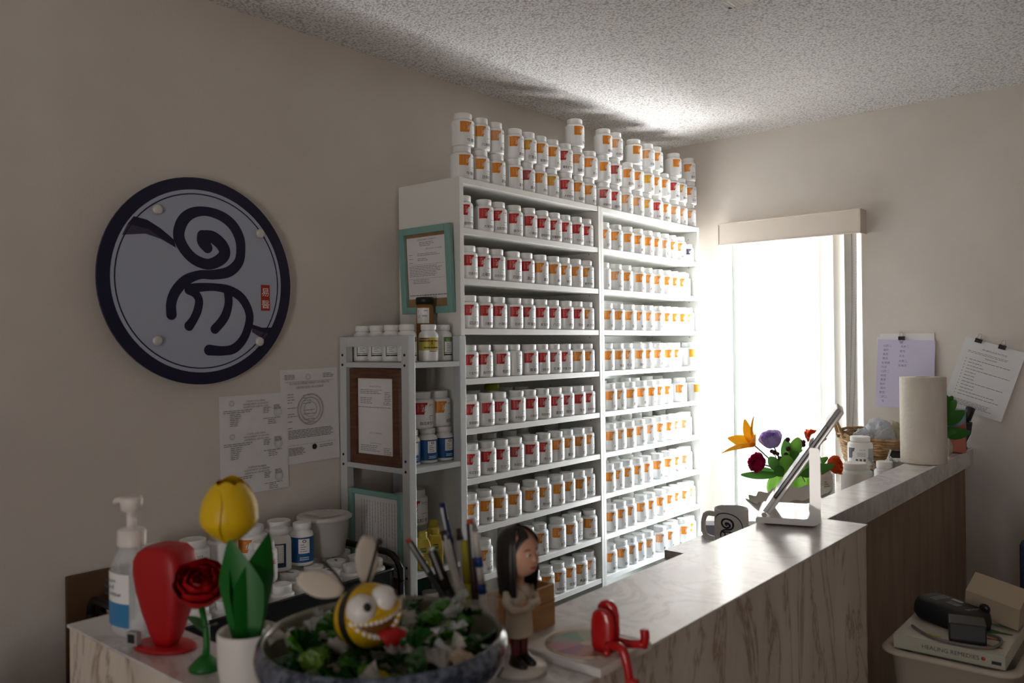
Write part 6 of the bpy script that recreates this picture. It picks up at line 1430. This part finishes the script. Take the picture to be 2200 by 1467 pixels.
# ---------------------------------------------------------------- papers on the far wall
FARM = Matrix(((1, 0, 0, 0), (0, 0, -1, 0), (0, 1, 0, 0), (0, 0, 0, 1)))
def clip(parent, x, y, rot=0.0, s=1.0, open_=True):
    g = G(); X = FARM @ T(x, y, 0.006) @ R(rot)
    g.prism([(-0.010 * s, -0.009 * s), (0.010 * s, -0.009 * s), (0.010 * s, 0.004 * s), (-0.010 * s, 0.004 * s)], -0.004, 0.006, m_black, X); o = g.obj('clip_body', parent)
    w_ = M('wire_silver', (0.4, 0.4, 0.41), 0.3, 0.9)
    for sg_ in (1, -1):
        if not open_ and sg_ < 0: continue
        G().tube([(-0.006 * s, 0.002 * s * sg_, 0.004), (-0.005 * s, 0.014 * s * sg_, 0.006), (-0.003 * s, 0.020 * s * sg_, 0.006), (0.003 * s, 0.020 * s * sg_, 0.006), (0.005 * s, 0.014 * s * sg_, 0.006), (0.006 * s, 0.002 * s * sg_, 0.004)], 0.0008, w_, 6, xf=X).obj('wire_arm', o)
def curl_sheet(w, h, mat, z0, amp, side=-1):
    def fn(u, v): return (w * u, -h * v, z0 + amp * (1 - u if side < 0 else u) ** 3 * (0.3 + 0.7 * v) + 0.006 * v)
    return fn
PF = Vector((1.040, FAR - 0.001, 1.496))
pw = thing('paper_pad', 'lavender handwritten list clipped over white sheets beside the window', 'paper', PF)
g = G().grid(lambda u, v: (0.006 + 0.203 * u, 0.022 - 0.04 * v, 0.003), 2, 2, m_paper, FARM).grid(curl_sheet(0.2, 0.25, m_paper, 0.003, 0.012), 10, 8, m_paper, FARM @ T(-0.004, 0.010, 0)); g.obj('back_sheets', pw)
m_lav2 = M('lavender_paper', (0.62, 0.58, 0.74), 0.8)
G().grid(curl_sheet(0.214, 0.272, m_lav2, 0.007, 0.010), 12, 10, m_lav2, FARM @ T(0, 0.0, 0) @ R(-0.035)).obj('top_sheet', pw)
g = G(); r9 = random.Random(14); ink = M('violet_ink', (0.16, 0.11, 0.24), 0.7)
for tx, x, y, sz in [(r9.choice(('白芍三', '山药二', '茯苓一', '川芎', '黄芪', '知母', '丹皮', '生地黄', '桑叶')), 0.022 - 0.0014 * k + r9.uniform(-.003, .003), -0.03 - 0.0172 * k, 0.011) for k in range(14)] + [('明', 0.088, -0.016, 0.010), ('人参二', 0.09, -0.034, 0.010), ('麦冬', 0.085, -0.053, 0.011), ('天冬', 0.082, -0.072, 0.011), ('大枣二', 0.080, -0.092, 0.011), ('五味子', 0.078, -0.110, 0.011)]:
    v, f, w = text(tx, sz); g.add(v, f, ink, FARM @ T(x, y, 0.0152 + 0.004) @ R(-0.03))
o = g.obj('handwriting', pw)
clip(pw, 0.090, 0.006, 0.0, 1.15)
pn = thing('notice', 'white printed notice hung askew from two black clips on the far wall', 'paper', (1.361, FAR - 0.001, 1.503)); pn.rotation_euler = (0, math.radians(18), 0)
G().grid(curl_sheet(0.208, 0.272, m_paper, 0.004, 0.012), 12, 10, m_paper, FARM).obj('sheet', pn)
g = G(); sheet_print(g, [('t', 0.112, -0.034, 0.0085, 'WORKPLACE NOTICE', m_black_txt), ('t', 0.11, -0.064, 0.007, 'PLEASE READ', m_black_txt)] + lines(0.025, -0.047, 0.165, 2, 0.005) + sum([lines(0.038, -0.078 - 0.0125 * k, (0.15, 0.05, 0.06, 0.16, 0.04, 0.04, 0.04, 0.15, 0.05, 0.05, 0.13, 0.15)[k], 1, 0.006, 0.0022) for k in range(12)], []) + sum([[('l', 0.026, -0.078 - 0.0125 * k, 0.003, 0.003)] for k in range(12)], []) + lines(0.03, -0.236, 0.15, 5, 0.0045), FARM, 0.0172)
g.obj('print', pn)
clip(pn, 0.046, 0.0, 0, 1.2, False); clip(pn, 0.128, 0.0, 0, 1.2, False)

# ---------------------------------------------------------------- bin of odds and ends beside the bar
sb = thing('side_table', 'low dark side table under the cream bin', 'table', (1.492, 1.93, 0))
G().box((0, 0, 0.53), (0.42, 0.98, 0.552), m_wood, bev=0.003).obj('table_top', sb)
for a, b in ((0.02, 0.02), (0.38, 0.02), (0.02, 0.93), (0.38, 0.93)): G().box((a, b, 0), (a + 0.022, b + 0.022, 0.53), m_wood).obj('leg', sb)
m_bin = M('cream_plastic', (0.52, 0.46, 0.37), 0.45)
BX, BY, BZ = 1.496, 1.945, 0.5525
bn = thing('storage_bin', 'cream plastic storage bin holding a book, pouch and adapter', 'bin', (BX, BY, BZ))
BWx, BWy, BHz = 0.264, 0.370, 0.246
def brect(ins, z, r=0.045): return [(x, y, z) for x, y in rrect(ins, ins, BWx - ins, BWy - ins, r, 6)]
g = G().loft([brect(0.030, 0.0), brect(0.028, 0.004), brect(0.010, BHz - 0.012), brect(0.0, BHz - 0.010), brect(-0.006, BHz - 0.006), brect(-0.006, BHz), brect(0.0, BHz + 0.004), brect(0.010, BHz + 0.002), brect(0.014, BHz - 0.012), brect(0.034, 0.006)], m_bin, cap=True); g.obj('body', bn)
# contents stand on a folded white towel inside
tw_ = thing('folded_towel', 'folded white cloth at the bottom of the cream bin', 'towel', (BX + 0.046, BY + 0.050, BZ + 0.0072)); G().box((0, 0, 0), (0.17, 0.262, 0.242), m_paper, bev=0.008).obj('cloth', tw_)
ZBK = BZ + 0.0072 + 0.2425
m_cov = M('book_cover', (0.62, 0.58, 0.48), 0.5); m_spn = M('book_spine', (0.42, 0.42, 0.33), 0.5)
bo = thing('book', 'pale green spined paperback titled HEALING REMEDIES in the bin', 'book', (BX + 0.023, BY + 0.018, ZBK), math.radians(0)); 
G().box((0, 0.001, 0.001), (0.215, 0.285, 0.029), M('page_edges', (0.60, 0.56, 0.48), 0.8)).obj('pages', bo)
g = G().box((0, 0, 0.029), (0.218, 0.287, 0.030), m_cov).box((0, 0, 0), (0.218, 0.287, 0.001), m_cov).box((0, -0.001, 0), (0.218, 0.0005, 0.030), m_spn); g.obj('cover', bo)
g = G(); v, f, w = text('HEALING REMEDIES', 0.0128, 'LEFT', 2); g.add(v, f, M('spine_ink', (0.06, 0.06, 0.05), 0.5), T(0.058, -0.0014, 0.011) @ R(PI / 2, 'X'))
g.obj('spine_title', bo); g = G(); g.box((0.193, -0.0014, 0.008), (0.211, -0.001, 0.015), m_black_txt); g.obj('spine_label', bo); g = G(); g.lathe([(0.0042, 0.0), (0.0042, 0.0004)], m_red2, 12, T(0.058 + w + 0.008, -0.001, 0.0155) @ R(PI / 2, 'X')); g.obj('spine_mark', bo)
for x0, y0_, x1_, y1_, c in ((0.150, 0.190, 0.205, 0.215, m_gp), (0.140, 0.130, 0.210, 0.165, m_gp), (0.150, 0.085, 0.205, 0.100, m_red2), (0.145, 0.030, 0.208, 0.058, M('carrot_print', (0.35, 0.10, 0.03), 0.5)), (0.045, 0.025, 0.09, 0.05, m_lime)):
    cx_, cy_, rx_, ry_ = (x0 + x1_) / 2, (y0_ + y1_) / 2, (x1_ - x0) / 2, (y1_ - y0_) / 2
    g = G().add([(cx_ + rx_ * math.cos(2 * PI * k / 20) * (0.8 + 0.2 * math.cos(4 * PI * k / 20)), cy_ + ry_ * math.sin(2 * PI * k / 20) * (0.75 + 0.25 * math.cos(6 * PI * k / 20)), 0.0303) for k in range(20)], [list(range(20))], c); g.obj('cover_picture', bo)
ZT2 = ZBK + 0.0305
po = thing('cuff_pouch', 'black zipped blood pressure pouch with white print on the book', 'pouch', (BX + 0.020, BY + 0.142, ZT2 + 0.009), math.radians(-18)); po.rotation_euler = (math.radians(-4), math.radians(6), math.radians(-20))
rings = [[(x + 0.07, y + 0.06, z) for x, y, z in [(math.copysign(abs(math.cos(2 * PI * k / 32)) ** 0.55, math.cos(2 * PI * k / 32)) * a, math.copysign(abs(math.sin(2 * PI * k / 32)) ** 0.55, math.sin(2 * PI * k / 32)) * b, z) for k in range(32)]] for a, b, z in ((0.070, 0.048, 0.0), (0.077, 0.054, 0.010), (0.077, 0.054, 0.030), (0.072, 0.050, 0.044), (0.060, 0.040, 0.049))]
G().loft(rings, M('black_fabric', (0.010, 0.010, 0.012), 0.6)).obj('shell', po)
g = G(); v, f, w = text('OMRON', 0.013); g.add(v, f, m_lgrey, T(0.112, 0.092, 0.0495) @ R(-PI / 2 - 0.1))
g.add([(0.052, 0.078, 0.0495), (0.078, 0.078, 0.0495), (0.078, 0.090, 0.0495), (0.052, 0.090, 0.0495)], [[0, 1, 2, 3]], m_lgrey)
for k in range(3): g.add([(0.030 + 0.006 * k, 0.030, 0.0495), (0.031 + 0.006 * k, 0.030, 0.0495), (0.031 + 0.006 * k, 0.090, 0.0495), (0.030 + 0.006 * k, 0.090, 0.0495)], [[0, 1, 2, 3]], m_grey_metal)
for k in range(4): g.tube([(0.060, 0.045 + 0.006 * k, 0.0496), (0.085, 0.045 + 0.006 * k, 0.0496), (0.088, 0.048 + 0.006 * k, 0.0496)], 0.0005, m_lgrey, 4)
g.obj('print', po)
ad = thing('power_adapter', 'black square power adapter on the book, grey cable around it', 'adapter', (BX + 0.132, BY + 0.034, ZT2 + 0.0005), math.radians(14)); G().box((0, 0, 0), (0.072, 0.068, 0.042), m_black, bev=0.003).obj('body', ad)
cb = G().tube(smooth_path([(0.045, 0.085, 0.004), (0.075, 0.052, 0.004), (0.105, 0.028, 0.004), (0.150, 0.022, 0.004), (0.205, 0.035, 0.004), (0.222, 0.075, 0.004), (0.215, 0.115, 0.004), (0.185, 0.130, 0.004)], 6), 0.003, M('grey_cable', (0.16, 0.14, 0.13), 0.5), 8)
t = thing('cable', 'grey cable looped round the black adapter on the book', 'cable', (BX, BY, ZT2)); cb.obj('cord', t)
kb = thing('cardboard_box', 'open cream cardboard box with a round black knob in the bin', 'box', (BX + 0.125, BY + 0.215, ZT2 + 0.012), math.radians(-8)); kb.rotation_euler = (math.radians(14), math.radians(10), math.radians(-10))
m_kb = M('cream_card', (0.40, 0.32, 0.23), 0.7)
G().box((0.0, 0.0, 0.012), (0.115, 0.003, 0.064), m_kb).obj('front', kb); G().box((0.0, 0.003, 0.012), (0.003, 0.09, 0.064), m_kb).obj('side', kb); G().box((0.112, 0.003, 0.012), (0.115, 0.09, 0.064), m_kb).obj('side', kb); G().box((0.0, 0.09, 0.012), (0.115, 0.093, 0.064), m_kb).obj('back', kb); G().box((0.0, 0.003, 0.012), (0.115, 0.09, 0.015), m_kb).obj('bottom', kb)
G().box((0.0, 0.0, 0.0), (0.115, 0.055, 0.002), m_kb, T(0, 0.0, 0.064) @ R(0.5, 'X')).obj('lid_flap', kb)
G().lathe([(0.0, 0.0), (0.011, 0.0), (0.012, 0.004), (0.009, 0.008), (0.0, 0.009)], M('dark_navy_knob', (0.010, 0.010, 0.02), 0.3), 16, T(0.045, -0.0005, 0.038) @ R(PI / 2, 'X'), cap=False).obj('knob', kb)
cp = thing('paper_slip', 'white paper slip standing at the back of the bin', 'paper', (BX + 0.215, BY + 0.255, ZT2 + 0.001), math.radians(20)); G().prism([(-0.012, 0), (0.03, 0), (0.036, 0.02), (-0.012, 0.052)], -0.0005, 0.0005, m_paper, R(PI / 2, 'X')).obj('slip', cp)
# chair with a speaker on its seat behind the bin
chx, chy = 1.612, 3.0
m_den = noise_mix(M('denim_fabric', rough=0.9), (0.015, 0.025, 0.06), (0.03, 0.045, 0.09), 120, 3)
chr_ = thing('waiting_chair', 'navy upholstered chair at the right edge behind the cream bin', 'chair', (chx, chy, 0))
G().box((0, 0.03, 0.40), (0.48, 0.48, 0.47), m_den, bev=0.02).obj('seat', chr_)
G().box((-0.006, 0, 0.47), (0.48, 0.05, 0.86), m_den, Matrix.Shear('XZ', 4, (0.04, 0.0)) if False else None, bev=0.022).obj('backrest', chr_)
for a, b in ((0.02, 0.03), (0.43, 0.03), (0.02, 0.44), (0.43, 0.44)): G().box((a, b, 0), (a + 0.03, b + 0.03, 0.405), m_black_metal).obj('leg', chr_)
spk = thing('speaker', 'small round dark grey speaker behind the cream bin', 'speaker', (1.612, 2.775, 0.5525)); G().lathe([(0.0, 0), (0.028, 0), (0.030, 0.004), (0.030, 0.143), (0.028, 0.147), (0.0, 0.147)], M('speaker_fabric', (0.05, 0.05, 0.055), 0.7), 28, cap=False).obj('body', spk)
ring(G(), 0.017, 0.019, 0.1471, 0.1475, M('speaker_ring', (0.12, 0.12, 0.13), 0.4), None, 28).obj('ring', spk)
